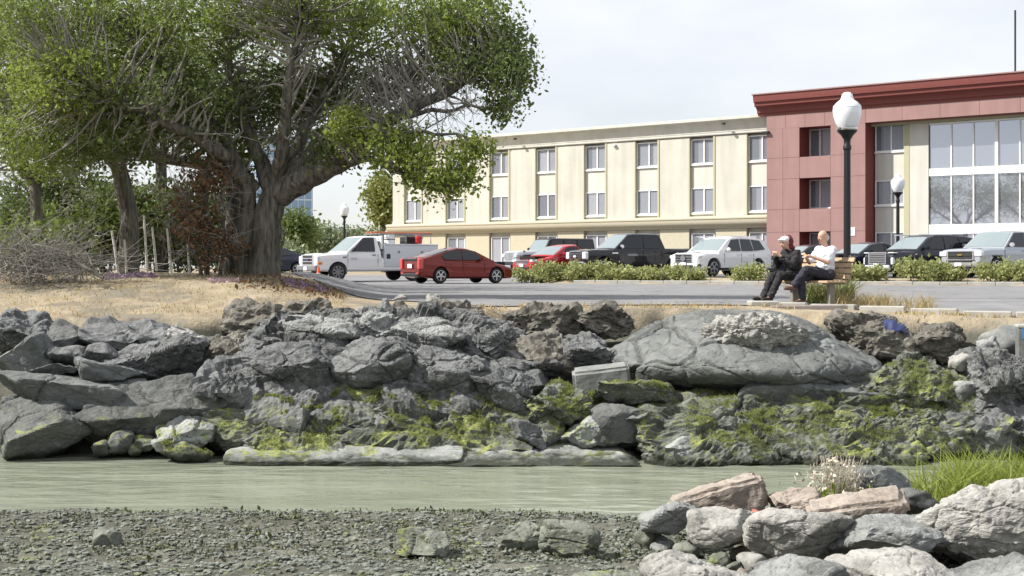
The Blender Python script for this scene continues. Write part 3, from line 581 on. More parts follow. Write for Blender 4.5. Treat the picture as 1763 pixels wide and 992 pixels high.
P = np.concatenate([gpts(1700, fan(826,950,16.0,17.4)), gpts(300, fan(790,840,15.6,16.4))]); P[:,2] = np.maximum(P[:,2], -.02)
grass('marsh_grass', P, .5, .010, M_GRASS, 'bright green marsh grass at the right edge of the water')
grass('dry_grass', np.concatenate([gpts(420, fan(722,772,25.2,27.4)), gpts(260, fan(760,812,24.6,26.4))]), .26, .007, M_DRYG, 'dry straw coloured grass round the lamp post foot')
grass('weeds', gpts(900, fan(690,738,26.6,29.0)), .42, .012, M_OLIVEG, 'olive weeds growing under the bench')
grass('dry_grass', np.concatenate([gpts(500, fan(375,440,23.7,24.7)), gpts(500, fan(450,690,24.6,25.5)), gpts(300, fan(775,889,23.2,24.0))]), .1, .008, M_DRYG, 'sparse straw grass along the top of the bank')
grass('dry_grass', gpts(3000, fan(-30,300,24.0,31)), .07, .008, M_DRYG, 'thin dry grass tufts on the tan dirt')
# dry weed in front of the rounded boulder
wt = empty('dry_weed', at(727,386,13.6), 0, 'bleached dry weed with curled stems beside the rounded boulder', 'weed')
M_STRAW = plain('bleached_stem', (.52,.47,.38), .9, var=.2)
mb = MB()
for i in range(130):
    a = random.uniform(0,6.28); r = random.uniform(.02,.24); h = random.uniform(.2,.5); p0 = Vector((math.cos(a)*r*.7, math.sin(a)*r*.5, -.05)); tip = Vector((math.cos(a)*r*1.3+random.uniform(-.06,.06), math.sin(a)*r, h))
    mb.tube([p0, p0.lerp(tip,.5)+Vector((random.uniform(-.05,.05),random.uniform(-.05,.05),.03)), tip, tip+Vector((random.uniform(-.06,.06),0,-random.uniform(0,.05)))], [.004,.003,.003,.002], 4)
tag(mb.build('stem', M_STRAW, wt), kind='stuff')
V, Fc = leaves_np(RNG.normal(size=(420,3))*np.array([.17,.12,.12])+np.array([-.02,0,.2]), .022, 2.2); tag(link('seed_head', mesh_np('seed_head', V, Fc, False), M_STRAW, wt), kind='stuff')
V, Fc = leaves_np(RNG.normal(size=(500,3))*np.array([.15,.1,.05])+np.array([-.03,-.08,.05]), .026, 2.6, .8); tag(link('leaf', mesh_np('leaf', V, Fc, False), M_GRASS, wt), kind='stuff')
# ---------------------------------------------------------------- hotel building
ALPHA = math.atan2(F, 1525.0)                        # angle of the facade to the picture plane
DW = Vector((-math.cos(ALPHA), math.sin(ALPHA), 0)); NW = Vector((-math.sin(ALPHA), -math.cos(ALPHA), 0))   # along the wall (away), outward normal
_s0 = 13*(665+1081)/1559; P0 = Vector(((665-U0)/_s0, F/_s0, 0))
GZ = 2.36
def wl(u, off=0):                                    # picture column -> distance along the wall, for a plane 'off' in front of the window plane
    p = P0+NW*off; r = u-U0; return (F*p.x-r*p.y)/(r*DW.y-F*DW.x)
def wzv(u, v, off=0):
    l = wl(u, off); p = P0+NW*off+DW*l; return ZC-(v-V0)*p.y/F
WROT = Matrix(((DW.x, NW.x, 0), (DW.y, NW.y, 0), (0, 0, 1)))    # local x = along wall, y = outwards
def wbox(name, l0, l1, z0, z1, d0, d1, mat, parent, bevel=0):     # d = metres in front of the window plane
    c = P0+DW*((l0+l1)/2)+NW*((d0+d1)/2); c.z = (z0+z1)/2
    o = MB().box((0,0,0), (abs(l1-l0), abs(d1-d0), abs(z1-z0))).build(name, mat, parent, bevel)
    o.location = c; o.rotation_euler = WROT.to_euler(); return o
def wprof(name, l0, l1, prof, mat, parent, ang=30):               # moulding: profile of (d, z) swept along the wall
    V = []; n = len(prof)
    for l in (l0, l1):
        for d, z in prof: p = P0+DW*l+NW*d; V.append((p.x, p.y, z))
    return MB().add(V, [tuple(range(n)), tuple(range(2*n-1, n-1, -1))]+[(i, (i+1) % n, n+(i+1) % n, n+i) for i in range(n)]).build(name, mat, parent, ang=ang)
M_CREAM = plain('cream_stucco', (.52,.505,.44), .85, var=.08, scale=.6, streak=.14, bump=.15, bscale=30)
M_CREAML = plain('light_stucco', (.56,.55,.495), .85, var=.06, scale=.6, streak=.1, bump=.12, bscale=30)
M_OLIVE = plain('olive_trim_shade', (.42,.40,.27), .8, var=.06)
M_LEDGE = plain('ledge_stucco', (.47,.43,.325), .85, var=.06)
M_WHITE = plain('white_frame', (.8,.8,.78), .45, var=.03)
M_PINKW = plain('red_panel', (.29,.17,.158), .75, var=.07, scale=.9, streak=.12, bump=.1, bscale=30)
M_RED = plain('deep_red', (.175,.042,.035), .65, var=.08)
M_CURT = plain('curtain', (.5,.51,.58), .9, var=.02, scale=3)
M_CURTL = plain('light_curtain', (.74,.74,.78), .9, var=.02, scale=3)
def glass(name, col, rough=.04, alpha=.35):
    m, t, b = nodes(name); b.inputs['Base Color'].default_value = (*col, 1); b.inputs['Roughness'].default_value = rough
    b.inputs['IOR'].default_value = 1.5; b.inputs['Alpha'].default_value = alpha; b.inputs['Specular IOR Level'].default_value = .7
    return m
M_GLASS = glass('window_glass', (.30,.32,.37), .03, .35)
M_DGLASS = glass('dark_glass', (.42,.44,.5), .02, 1.0); M_DGLASS.node_tree.nodes['Principled BSDF'].inputs['Metallic'].default_value = .75
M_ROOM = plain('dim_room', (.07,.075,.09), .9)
cream = empty('cream_building_wing', P0+DW*15, 0, 'long cream three storey hotel wing with recessed window strips and curved cornice', 'building')
red = empty('red_building_block', P0-DW*8, 0, 'dark red and pink block with deep framed windows and tall glazing at right', 'building')
for r_ in (cream, red): r_.location = (r_.location.x, r_.location.y, GZ)
def par(o, root):                                    # keep world place under a moved root
    o.location = o.location-root.location if o.location.length > 1e-6 else -Vector(root.location)
    return o
LE = wl(341)                                         # far left end of the wing
ZW1, ZW0, ZV1, ZV0, ZL1, ZL0, ZS, ZR = 10.72, 9.18, 7.70, 6.16, 5.95, 5.18, 10.86, 11.9
PR = -2.2                                            # wing runs on behind the red block
par(wbox('wall', PR, LE-.05, GZ-.4, ZS-.02, -8.5, -.35, M_CREAM, cream), cream)   # main mass
par(wbox('roof', PR, LE-.05, ZS, ZR-.35, -8.5, -.1, M_CREAML, cream), cream)
wk = [wl(649)+4.0*k for k in range(-0, 8)]
edges = []
for lk in wk: edges.append((lk-1.78, lk+.10))
def wing_window(lf, ln, z0, z1, root, mc, deep=0, split=.55):
    # one window: frame, two panes, curtain behind, sill
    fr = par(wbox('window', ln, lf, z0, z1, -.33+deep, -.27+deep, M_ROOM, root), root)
    def sub(nm, a, b_, c, d_, e, f_, m_):
        o = wbox(nm, a, b_, c, d_, e+deep, f_+deep, m_, None); o.parent = fr
        o.matrix_parent_inverse = Matrix.Identity(4)
        q = WROT.transposed() @ (Vector(o.location)-(Vector(fr.location)+Vector(root.location))); o.location = q; o.rotation_euler = (0,0,0); return o
    md = ln+(lf-ln)*(1-split); t = .06
    sub('frame', ln, ln+t, z0, z1, -.268, -.17, M_WHITE); sub('frame', lf-t, lf, z0, z1, -.268, -.17, M_WHITE)
    sub('frame', ln+t, lf-t, z1-t, z1, -.268, -.17, M_WHITE); sub('frame', ln+t, lf-t, z0, z0+t, -.268, -.17, M_WHITE); sub('frame', md-.035, md+.035, z0+t, z1-t, -.265, -.175, M_WHITE)
    c0 = random.choice((.04,.08,.15,.25,.38))*(lf-ln)
    if random.random() < .8: sub('curtain', ln+t, md-.05-random.choice((0,0,.1,.3))*(md-ln), z0+t, z1-t, -.264, -.25, random.choice(mc)); sub('curtain', md+.05, lf-t-c0, z0+t, z1-t, -.262, -.248, random.choice(mc))
    sub('pane', ln+t, md-.036, z0+t, z1-t, -.225, -.215, M_GLASS); sub('pane', md+.036, lf-t, z0+t, z1-t, -.225, -.215, M_GLASS)
    sub('sill', ln-.02, lf+.02, z0-.09, z0-.002, -.265, -.1, M_WHITE)
    return fr
prev = PR
for (a, b_) in edges:                                # piers between the strips
    par(wbox('pier', max(prev, PR), a, ZL1-.02, ZS-.03, -.349, .0, M_CREAM, cream), cream)
    par(wbox('pilaster_strip', a+.002, a+.13, ZL1-.01, ZS-.04, -.348, .04, M_OLIVE, cream), cream)
    par(wbox('jamb', b_-.07, b_-.002, ZL1-.01, ZS-.035, -.347, .004, M_OLIVE, cream), cream)  # olive colour puts the shade of the pier's side into the jamb
    par(wbox('spandrel', a+.132, b_-.072, ZV1+.003, ZW0-.1, -.346, -.2, M_CREAML, cream), cream)
    par(wbox('spandrel', a+.132, b_-.072, ZL1-.01, ZV0-.1, -.346, -.2, M_CREAML, cream), cream)
    prev = b_
par(wbox('pier', prev, LE, ZL1-.02, ZS-.03, -.349, 0, M_CREAM, cream), cream)
for (a, b_) in edges:
    wing_window(b_-.075, a+.135, ZW0, ZW1, cream, [M_CURT, M_CURTL]); wing_window(b_-.075, a+.135, ZV0, ZV1, cream, [M_CURT, M_CURT, M_CURTL])
    wing_window(b_-.1, a+.15, GZ+.75, 4.9, cream, [M_CURT, M_CURTL])
prev = PR
for (a, b_) in edges:
    par(wbox('pier', max(prev, PR), a, GZ-.3, ZL0-.01, -.349, -.05, M_LEDGE, cream), cream); par(wbox('spandrel', a+.002, b_-.002, GZ-.3, GZ+.64, -.348, -.16, M_LEDGE, cream), cream); prev = b_
par(wbox('pier', prev, LE, GZ-.3, ZL0-.01, -.349, -.05, M_LEDGE, cream), cream)
cs = [(-.34, ZS), (.06, ZS), (.10, ZS+.05), (.10, ZS+.16)]
for k in range(9):
    a = k/8*math.pi/2; cs.append((.12+.42*(1-math.cos(a)), ZS+.18+.62*math.sin(a)))
cs += [(.60, ZR-.18), (.60, ZR-.02), (.5, ZR), (-.34, ZR)]
o = wprof('cornice', PR, LE+.5, cs, M_CREAML, cream); par(o, cream)
ls = [(-.34, ZL0), (.02, ZL0), (.05, ZL0+.1), (.16, ZL0+.14)]+[(.18+.2*math.sin(k/6*math.pi/2), ZL0+.16+.36*(1-math.cos(k/6*math.pi/2))) for k in range(7)]+[(.42, ZL0+.56), (.42, ZL1-.12), (.3, ZL1-.03), (-.34, ZL1-.03)]
o = wprof('ledge', PR, LE+.3, ls, M_LEDGE, cream); par(o, cream)
M_DKMET = plain('dark_metal', (.03,.03,.035), .45, .3)
for u in (447, 628): l = wl(u, .6); par(wbox('cornice_light', l-.1, l+.1, 11.42, 11.55, .5, .66, M_DKMET, cream, .02), cream)
l = wl(534, 0); par(wbox('wall_light', l-.12, l+.12, 10.6, 10.72, 0, .2, M_WHITE, cream, .02), cream)

# red block: a thick framed screen in front of the window plane
RF = 1.05                                            # front of the screen
lL, lR = wl(665.5, RF), -26.0
zc0 = wzv(665, 48.5, RF); zh = wzv(751, 54.6, RF)
zt = wzv(700, 28.6, RF+.6)
la, lb = wl(694, RF), wl(721, RF); lp = wl(751.3, RF)
oz = [(wzv(694, 84.3, RF), wzv(694, 58.4, RF)), (wzv(694, 129.5, RF), wzv(694, 102.8, RF)), (GZ+.5, wzv(694, 149.3, RF))]
def redpanels(l0, l1, z0, z1, nx, nz):               # cladding panels with open joints
    for i in range(nx):
        for j in range(nz):
            a, b_ = l0+(l1-l0)*i/nx, l0+(l1-l0)*(i+1)/nx; c, d_ = z0+(z1-z0)*j/nz, z0+(z1-z0)*(j+1)/nz
            par(wbox('panel', a+.008, b_-.008, c+.008, d_-.008, RF-.03, RF, M_PINKW, red), red)
zs = [GZ-.1, oz[2][0], oz[2][1], oz[1][0], oz[1][1], oz[0][0], oz[0][1], zh]
for j in range(len(zs)-1):
    redpanels(la, lL, zs[j], zs[j+1], 2, 1); redpanels(lp, lb, zs[j], zs[j+1], 2, 1)
    if j % 2 == 0: redpanels(lb, la, zs[j], zs[j+1], 1, 1)
redpanels(lp, lL, zh, zc0+.02, 5, 1); redpanels(lR, lp, zh, zc0+.02, 9, 1)
def core(a, b_, c, d_): par(wbox('frame_core', a, b_, c, d_, -.36, RF-.032, M_RED, red), red)
core(la+.001, lL-.01, GZ-.3, zh); core(lp+.004, lb-.001, GZ-.3, zh); core(lR, lL-.01, zh+.001, zc0)
for j in (0, 2, 4, 6): core(lb+.001, la-.001, zs[j]+(.002 if j else 0), zs[j+1]-.002)
for (z0, z1) in oz: wing_window(la-.02, lb+.02, z0+.06, z1-.04, red, [M_CURT, M_CURTL], deep=-.03, split=.35)
cor = [(RF-.4, zc0), (RF+.03, zc0), (RF+.05, zc0+.12), (RF+.12, zc0+.16)]
for k in range(8): a = k/7*math.pi/2; cor.append((RF+.14+.28*(1-math.cos(a)), zc0+.18+.34*math.sin(a)))
cor += [(RF+.48, zc0+.56), (RF+.5, zc0+.74), (RF+.6, zc0+.78)]
zt = zc0+1.18
cor += [(RF+.66, zt-.06), (RF+.66, zt), (RF-.4, zt)]
par(wprof('cornice', lR, lL+.55, cor, M_RED, red), red)
par(wprof('cornice_cap', lR, lL+.62, [(RF-.4, zt+.002), (RF+.72, zt+.002), (RF+.72, zt+.07), (RF-.4, zt+.09)], M_PINKW, red), red)
par(wbox('wall', lR, lL-.02, GZ-.3, zt-.02, -8, -.37, M_CREAM, red), red)
par(wbox('roof', lR, lL+.3, zt-.3, zt-.01, -8, RF-.41, M_CREAML, red), red)
# recessed bay: window strip, pier, tall glazing
lw1, lw0 = lp-.02, wl(786.5, -.2)
def uz(u, v): return wzv(u, v, -.2)
for (vt, vb) in ((56.0, 79.5), (104.5, 126.0), (149.5, 168)):
    wing_window(lw1-.05, lw0+.05, uz(772, vb), uz(772, vt), red, [M_CURTL, M_CURT], deep=.05, split=.55)
zz = [zh, uz(772,56.0), uz(772,79.5), uz(772,104.5), uz(772,126.0), uz(772,149.5), uz(772,168), GZ-.2]
for j in (2, 4, 6): par(wbox('spandrel', lw0+.04, lw1-.04, zz[j+1]+.002, zz[j]-.1, -.36, -.14, M_CREAML, red), red)
lq1, lq0 = wl(789.5, 0), wl(806, 0)
par(wbox('pilaster_strip', lq1+.005, lw0+.03, GZ-.2, zh-.01, -.355, .02, M_OLIVE, red), red)
par(wbox('pier', lq0, lq1, GZ-.2, zh-.012, -.354, .0, M_CREAML, red), red)
par(wbox('soffit', lR, lp, zh-.14, zh-.003, -.353, .25, M_OLIVE, red), red)
lg1 = lq0-.03; lg0 = lR+.1
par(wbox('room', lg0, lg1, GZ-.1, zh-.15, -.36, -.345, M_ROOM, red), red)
zg = [(uz(840, 93.2), zh-.16), (uz(840, 142.5), uz(840, 99.0)), (GZ+.2, uz(840, 150.5))]
mu = [wl(u, -.1) for u in (826.0, 845.3)]; thick = [wl(865.5, -.1)]; step = mu[0]-mu[1]
bounds = [lg1, mu[0], mu[1], thick[0]]
x = thick[0]
while x > lg0+step*1.1: x -= step; bounds.append(x)
for i in range(len(bounds)-1):
    for (z0, z1) in zg: par(wbox('pane', bounds[i+1]+.03, bounds[i]-.03, z0, z1, -.14, -.125, M_DGLASS, red), red)
    hw = .085 if i == 2 or (i > 2 and (i-2) % 3 == 0) else .035
    par(wbox('mullion', bounds[i+1]-hw, bounds[i+1]+hw, GZ, zh-.15, -.2, -.02 if hw > .05 else -.06, M_WHITE, red), red)
for (z0, z1) in ((zg[0][0]-.41, zg[0][0]), (zg[1][0]-.52, zg[1][0]), (zg[0][1]-.1, zg[0][1]+.005)): par(wbox('transom', lg0, lg1, z0, z1, -.19, -.01, M_WHITE, red), red)
l = wl(738.5, RF+.02); sg = par(wbox('wall_sign', l-.27, l+.27, wzv(738,152.5,RF), wzv(738,145.5,RF), RF+.003, RF+.03, M_WHITE, red), red)
MB().box((0,.017,.0), (.3,.008,.22)).build('sign_symbol', M_CURT, sg)
l = wl(664.5, RF); par(wbox('wall_light', l-.3, l+.1, wzv(665,63,RF)-.06, wzv(665,63,RF)+.06, RF, RF+.22, M_DKMET, red, .02), red)
l = wl(875, .1); par(wbox('wall_light', l-.14, l+.14, wzv(875,48,.1)-.1, wzv(875,48,.1)+.06, -.03, .22, M_WHITE, red, .03), red)
p = P0+DW*wl(883, 0)+NW*.3; mb = MB(); mb.tube([(p.x, p.y, zt-.4), (p.x, p.y, zt+3.5)], .05, 6)
tag(mb.build('roof_mast', M_DKMET), 'thin dark mast on the roof of the red block', 'mast')

# blue glass tower far behind the tree
M_TOWER = glass('blue_tower_glass', (.16,.27,.42), .12, 1.0); M_TSLAB = plain('tower_slab', (.55,.62,.7), .6)
tw = empty('office_tower', at(256,168,420), R(20), 'distant blue glass office tower glimpsed behind the big tree', 'building')
MB().box((-4.5,0,14), (17,14,42)).build('facade', M_TOWER, tw)
for k in range(14): MB().box((-4.5,0,-5+k*3), (17.1,14.1,.35)).build('floor_band', M_TSLAB, tw)
for k in range(9): MB().box((-12.6+k*2.03,-7.06,14), (.18,.1,42)).build('mullion', M_TSLAB, tw)
# ---------------------------------------------------------------- vehicles
def paint(name, col, flake=0, rough=.25): return plain(name, col, rough, flake, coat=.6, spec=.3)
M_TYRE = plain('tyre_rubber', (.018,.018,.018), .85, var=.1, scale=20); M_RIM = plain('alloy_rim', (.5,.5,.52), .3, .9); M_DRIM = plain('dark_rim', (.05,.05,.055), .35, .7); M_STEELRIM = plain('steel_rim', (.25,.25,.26), .5, .6)
M_PLASTIC = plain('black_plastic', (.022,.022,.024), .55); M_CHROME = plain('chrome', (.75,.75,.77), .12, 1.0)
M_CARGLASS = glass('car_glass', (.014,.016,.02), .03, .95); M_WSHIELD = glass('windscreen_glass', (.30,.36,.37), .03, 1.0); M_WSHIELD.node_tree.nodes['Principled BSDF'].inputs['Metallic'].default_value = .45
M_HEADL = glass('headlamp', (.62,.65,.68), .08, 1.0); M_TAIL = plain('tail_lamp', (.45,.015,.015), .12, coat=1); M_AMBER = plain('amber_lamp', (.75,.22,.03), .2, coat=1)
M_PLATE = plain('number_plate', (.75,.76,.78), .5); M_VOID = plain('wheel_well', (.012,.012,.012), .95)
P_WHITE = paint('white_paint', (.82,.82,.83)); P_RED = paint('metallic_red_paint', (.17,.016,.011), .5, .3); P_RED2 = paint('red_paint', (.42,.022,.025)); P_BLACK = paint('black_paint', (.013,.013,.017))
P_NAVY = paint('navy_paint', (.018,.022,.04), .2); P_SILVER = paint('silver_paint', (.42,.45,.50), .45, .32); P_GREY = paint('pale_grey_paint', (.55,.57,.62), .2); P_CHAR = paint('charcoal_paint', (.02,.022,.032), .2)
def apply_bool(o, cutters):
    for c in cutters:
        md = o.modifiers.new('cut', 'BOOLEAN'); md.operation = 'DIFFERENCE'; md.object = c; md.solver = 'EXACT'
    dg = bpy.context.evaluated_depsgraph_get(); me = bpy.data.meshes.new_from_object(o.evaluated_get(dg)); o.modifiers.clear(); o.data = me
    for c in cutters: bpy.data.objects.remove(c)
def vehicle(name, label, cat, loc, heading, sp):
    """sp: L, W, lower stations [(x, zbot, zsh, halfw)], cabin: belt z, top profile [(x,z)], wb, wr, wheels [(x, r)], ..."""
    root = empty(name, loc, heading, label, cat)
    mb = MB(); st = sp['lower']; ns = []
    dense = []
    for i in range(len(st)-1):
        for k in range(3):
            t = k/3; dense.append([st[i][j]*(1-t)+st[i+1][j]*t for j in range(4)])
    dense.append(list(st[-1]))
    for x, zb, zs_, hw in dense:
        h = zs_-zb
        ring = [(hw*.90, zb), (hw*.985, zb+.10*h), (hw, zb+.36*h), (hw*.985, zb+.60*h), (hw*1.0, zb+.70*h), (hw*.965, zs_-.10*h), (hw*.90, zs_-.02*h), (hw*.55, zs_+.015), (0, zs_+.03)]
        full = ring+[(-y, z) for y, z in ring[-2::-1]]
        ns.append([(x, y, z) for y, z in full])
    n = len(ns[0]); V = [p for r_ in ns for p in r_]; Fc = []
    for i in range(len(ns)-1):
        for k in range(n): Fc.append((i*n+k, i*n+(k+1) % n, (i+1)*n+(k+1) % n, (i+1)*n+k))
    Fc += [tuple(range(n)), tuple(range(len(ns)*n-1, (len(ns)-1)*n-1, -1))]
    body = mb.add(V, Fc).build('body', sp['paint'], root, ang=32)
    cut = []
    for wx, wr_ in sp['wheels']:
        c = MB().lathe([(wr_*1.17, -3), (wr_*1.17, 3)], (wx, 0, wr_*1.0), 28, 'y').build('cut', M_VOID); c.location = (0,0,0); c.parent = root; cut.append(c)
    bpy.context.view_layer.update(); apply_bool(body, cut)
    for poly in body.data.polygons: poly.use_smooth = True
    body.data.set_sharp_from_angle(angle=R(32)); body.data.materials.clear(); body.data.materials.append(sp['paint'])
    MB().box((0,0,(sp['clear']+sp['belt'])/2+.05), (sp['L']*.86, sp['W']*.62, sp['belt']-sp['clear']-.15)).build('underbody', M_VOID, root)
    # cabin
    belt, wb, wr2 = sp['belt'], sp['wb'], sp['wr']; prof = sp['prof']; zr = max(z for x, z in prof)
    def sy(z): return wb+(wr2-wb)*(z-belt)/(zr-belt)
    V = []; Fc = []; m = 9
    for x, z in prof:
        z = max(z, belt+.001); y1 = sy(z)
        half = [(wb, belt-.12), (sy(belt+(z-belt)*.5), belt+(z-belt)*.5), (y1, z-.035*(z > belt+.05)), (y1-.09, z), (y1*.45, z+.018)]
        full = half+[(0, z+.025)]+[(-y, q) for y, q in half[::-1]]
        V += [(x, y, q) for y, q in full]
    m = 11
    for i in range(len(prof)-1):
        for k in range(m-1): Fc.append((i*m+k, i*m+k+1, (i+1)*m+k+1, (i+1)*m+k))
    Fc += [tuple(range(m)), tuple(range(len(prof)*m-1, (len(prof)-1)*m-1, -1))]
    MB().add(V, Fc).build('cabin', sp.get('roofpaint', sp['paint']), root, ang=28)
    def sidewin(poly, mat=M_CARGLASS, nm='side_window'):
        for s in (1, -1):
            pts = [(x, s*(sy(z)+.004), z) for x, z in poly]
            MB().prism(pts, (0, s*.012, 0)).build(nm, mat, root)
    for pl in sp['windows']: sidewin(pl)
    def slope(a, b_, nm, mat, lift=.012, ins=.07):                   # windscreen or rear glass between two profile points
        (x0, z0), (x1, z1) = a, b_; d = Vector((x1-x0, 0, z1-z0)); nrm = Vector((-d.z, 0, d.x)).normalized()
        if nrm.z < 0: nrm = -nrm
        P = []
        for t in (.05, .95):
            x, z = x0+d.x*t, z0+d.z*t; y = sy(z)-ins
            P.append([Vector((x, yy, z+.02*(1-(yy/y)**2)))+nrm*lift for yy in np.linspace(-y, y, 7)])
        g = P[0]+P[1]; f = [(i, i+1, 8+i, 7+i) for i in range(6)]
        g2 = [p-nrm*.01 for p in g]; nb = len(g)
        ff = f+[tuple(nb+q for q in r_[::-1]) for r_ in f]
        return MB().add(g+g2, ff).build(nm, mat, root)
    slope(*sp['screen'], 'windscreen', sp.get('wsmat', M_WSHIELD))
    if sp.get('rear'): slope(*sp['rear'], 'rear_window', M_CARGLASS)
    for wx, wr_ in sp['wheels']:
        for s in (1, -1):
            y = s*(sp['W']/2-.13)
            wh = MB().lathe([(wr_*.60,-.11),(wr_*.93,-.115),(wr_,-.07),(wr_,.07),(wr_*.93,.115),(wr_*.60,.11)], (0,0,0), 28, 'y').build('wheel', M_TYRE, root, ang=40); wh.location = (wx, y, wr_)
            rm = MB(); rm.lathe([(wr_*.66,-.05),(wr_*.68,.118),(wr_*.62,.122),(wr_*.60,.06)], (0,0,0), 24, 'y')
            for k in range(sp.get('spokes', 5)):
                a = 2*math.pi*k/sp.get('spokes', 5)+.3; q = Matrix.Rotation(a, 3, 'Y'); rm.box(q@Vector((wr_*.33,.09,0)), (wr_*.62,.05,wr_*.16), q)
            rm.lathe([(wr_*.14,.05),(wr_*.14,.125)], (0,0,0), 12, 'y')
            r_ = rm.build('rim', sp.get('rim', M_RIM), wh); r_.scale = (1, s, 1)
            MB().lathe([(wr_*.6,0),(wr_*.6,.02)], (0,0,0), 20, 'y').build('brake_disc', M_VOID, wh)
    for (nm, mat, c, d_, bev) in sp['bits']:
        both = nm.endswith('*'); nm = nm.rstrip('*')
        for s in ((1, -1) if both else (1,)):
            MB().box((c[0], c[1]*s, c[2]), d_).build(nm, mat, root, bevel=bev)
    for s in (1, -1):                                                # door cut lines and handles
        for x in sp.get('doors', []): MB().box((x, s*(sp['W']/2-.004), (sp['clear']+sp['belt'])/2+.08), (.012, .012, sp['belt']-sp['clear']-.3)).build('door_gap', M_VOID, root)
        for x in sp.get('handles', []): MB().box((x, s*(sp['W']/2+.004), sp['belt']-.12), (.2, .03, .035)).build('door_handle', sp.get('hmat', sp['paint']), root, bevel=.008)
        mx_ = sp['mirror']; MB().box((mx_[0], s*(sp['W']/2+.1), mx_[1]), (.14, .2, .16)).build('mirror', sp.get('mmat', sp['paint']), root, bevel=.04, seg=2)
    return root
def hd(deg): return math.pi+R(deg)                                   # faces left and deg towards the viewer
def on(u, Y, z=None):
    X = (u-U0)*Y/F; zz = float(height(np.array([X]), np.array([Y]))[0])+.03 if z is None else z
    return (X, Y, zz)
# generic silhouettes
def pickup(paint_, L, W, H, belt, hood, bed, xs_, wheels, bits, **k):
    h = L/2; cf, rf, rr, cr_ = xs_
    sp = dict(L=L, W=W, paint=paint_, clear=.42, belt=belt, wb=W/2*.965, wr=W/2*.80, wheels=wheels, bits=bits, mirror=(cf-.3, belt+.12),
        lower=[(h, .55, hood-.13, W/2*.90), (h-.09, .45, hood-.05, W/2*.96), (h-.5, .42, hood, W/2), (cf, .42, belt-.01, W/2), (cf-.6, .42, belt, W/2), (cr_, .42, belt, W/2), (cr_-.05, .44, bed, W/2), (-h+.1, .46, bed, W/2), (-h, .52, bed-.02, W/2*.98)],
        prof=[(cf, belt), (rf, H-.03), (rf-.25, H), (rr+.2, H), (rr, H-.03), (cr_, belt)], screen=((cf, belt), (rf, H-.03)), rear=((cr_, belt), (rr, H-.03)))
    sp.update(k); return sp
def gr(x, z, w_, h_, n, mat, fm):                                     # grille with bars
    b_ = [('grille', M_PLASTIC, (x, 0, z), (.05, w_, h_), .01), ('grille_frame', fm, (x+.03, 0, z+h_/2), (.05, w_+.06, .05), .015), ('grille_frame', fm, (x+.03, 0, z-h_/2), (.05, w_+.06, .05), .015), ('grille_frame*', fm, (x+.03, w_/2, z), (.05, .05, h_), .015)]
    for i in range(n): b_.append(('grille_bar', mat, (x+.035, 0, z-h_/2+h_*(i+1)/(n+1)), (.03, w_-.06, .045), .008))
    return b_
# white utility truck
L_, W_ = 6.1, 2.03; h = L_/2
spec = pickup(P_WHITE, L_, W_, 2.0, 1.28, 1.22, 1.05, (h-1.42, h-2.25, h-2.95, h-3.1), [(h-.98,.40),(-h+1.35,.40)],
    gr(h-.005, .93, 1.05, .42, 2, M_CHROME, M_CHROME)+[('headlamp*', M_HEADL, (h-.06, .80, .93), (.16, .34, .36), .03), ('turn_lamp*', M_AMBER, (h-.12, .95, .78), (.2, .1, .12), .02), ('bumper', M_STEELRIM, (h+.04, 0, .58), (.2, 1.95, .24), .04), ('number_plate', M_PLATE, (h+.15, 0, .56), (.02, .32, .16), 0), ('badge', plain('blue_badge', (.03,.06,.2), .3), (h+.045, 0, .95), (.03, .24, .1), .03),
    ('utility_box*', P_GREY, (-h+1.45, .82, 1.12), (2.8, .42, 1.0), .02), ('utility_box_lid*', P_GREY, (-h+1.45, .82, 1.64), (2.82, .44, .05), .01), ('tailgate', P_GREY, (-h+.06, 0, 1.0), (.06, 1.2, .8), .01), ('head_board', P_WHITE, (-h+2.92, 0, 1.72), (.1, 1.9, .6), .02), ('box_latch*', M_STEELRIM, (-h+.9, 1.035, 1.3), (.12, .02, .1), .01), ('box_latch*', M_STEELRIM, (-h+2.1, 1.035, 1.3), (.12, .02, .1), .01), ('fuel_cap', M_PLASTIC, (-.42, 1.03, 1.1), (.2, .03, .22), .04), ('door_badge*', M_CURT, (h-1.75, 1.018, 1.0), (.3, .012, .07), 0), ('vent_badge*', M_CHROME, (h-1.3, 1.018, 1.05), (.18, .012, .06), 0)],
    windows=[[(h-1.62,1.31),(h-2.3,1.93),(h-2.82,1.93),(h-2.82,1.31)]], doors=[h-1.45, h-2.95], handles=[h-2.75], hmat=M_PLASTIC, mmat=M_PLASTIC, rim=M_STEELRIM, spokes=8)
truck = vehicle('utility_truck', 'white utility pickup truck with grey tool boxes and ladder rack', 'truck', on(321, 63.0), hd(33), spec)
rk = MB()
for s in (.78, -.78):
    rk.tube([(-h+.3, s, 1.7), (-h+.3, s, 2.12), (-h+2.95, s, 2.12), (-h+2.95, s, 1.7)], .03, 6); rk.tube([(-h+1.6, s, 1.7), (-h+1.6, s, 2.12)], .03, 6)
for x in (.3, 1.6, 2.95): rk.tube([(-h+x, -.8, 2.12), (-h+x, .8, 2.12)], .03, 6)
rk.build('ladder_rack', M_STEELRIM, truck)
def on_truck(name, lab, cat, x, y, z, parts):
    p = truck.matrix_basis @ Vector((x, y, z)) if False else Vector(truck.location)+Matrix.Rotation(truck.rotation_euler.z, 3, 'Z')@Vector((x, y, z))
    e = empty(name, p, truck.rotation_euler.z, lab, cat)
    for nm, mat, mb in parts: mb.build(nm, mat, e)
mr, mg = MB(), MB()
for s in (-.2, .2): mr.tube([(-1.6, s, 0), (1.6, s, 0)], .035, 6)
for k in range(9): mg.tube([(-1.4+k*.35, -.2, 0), (-1.4+k*.35, .2, 0)], .02, 6)
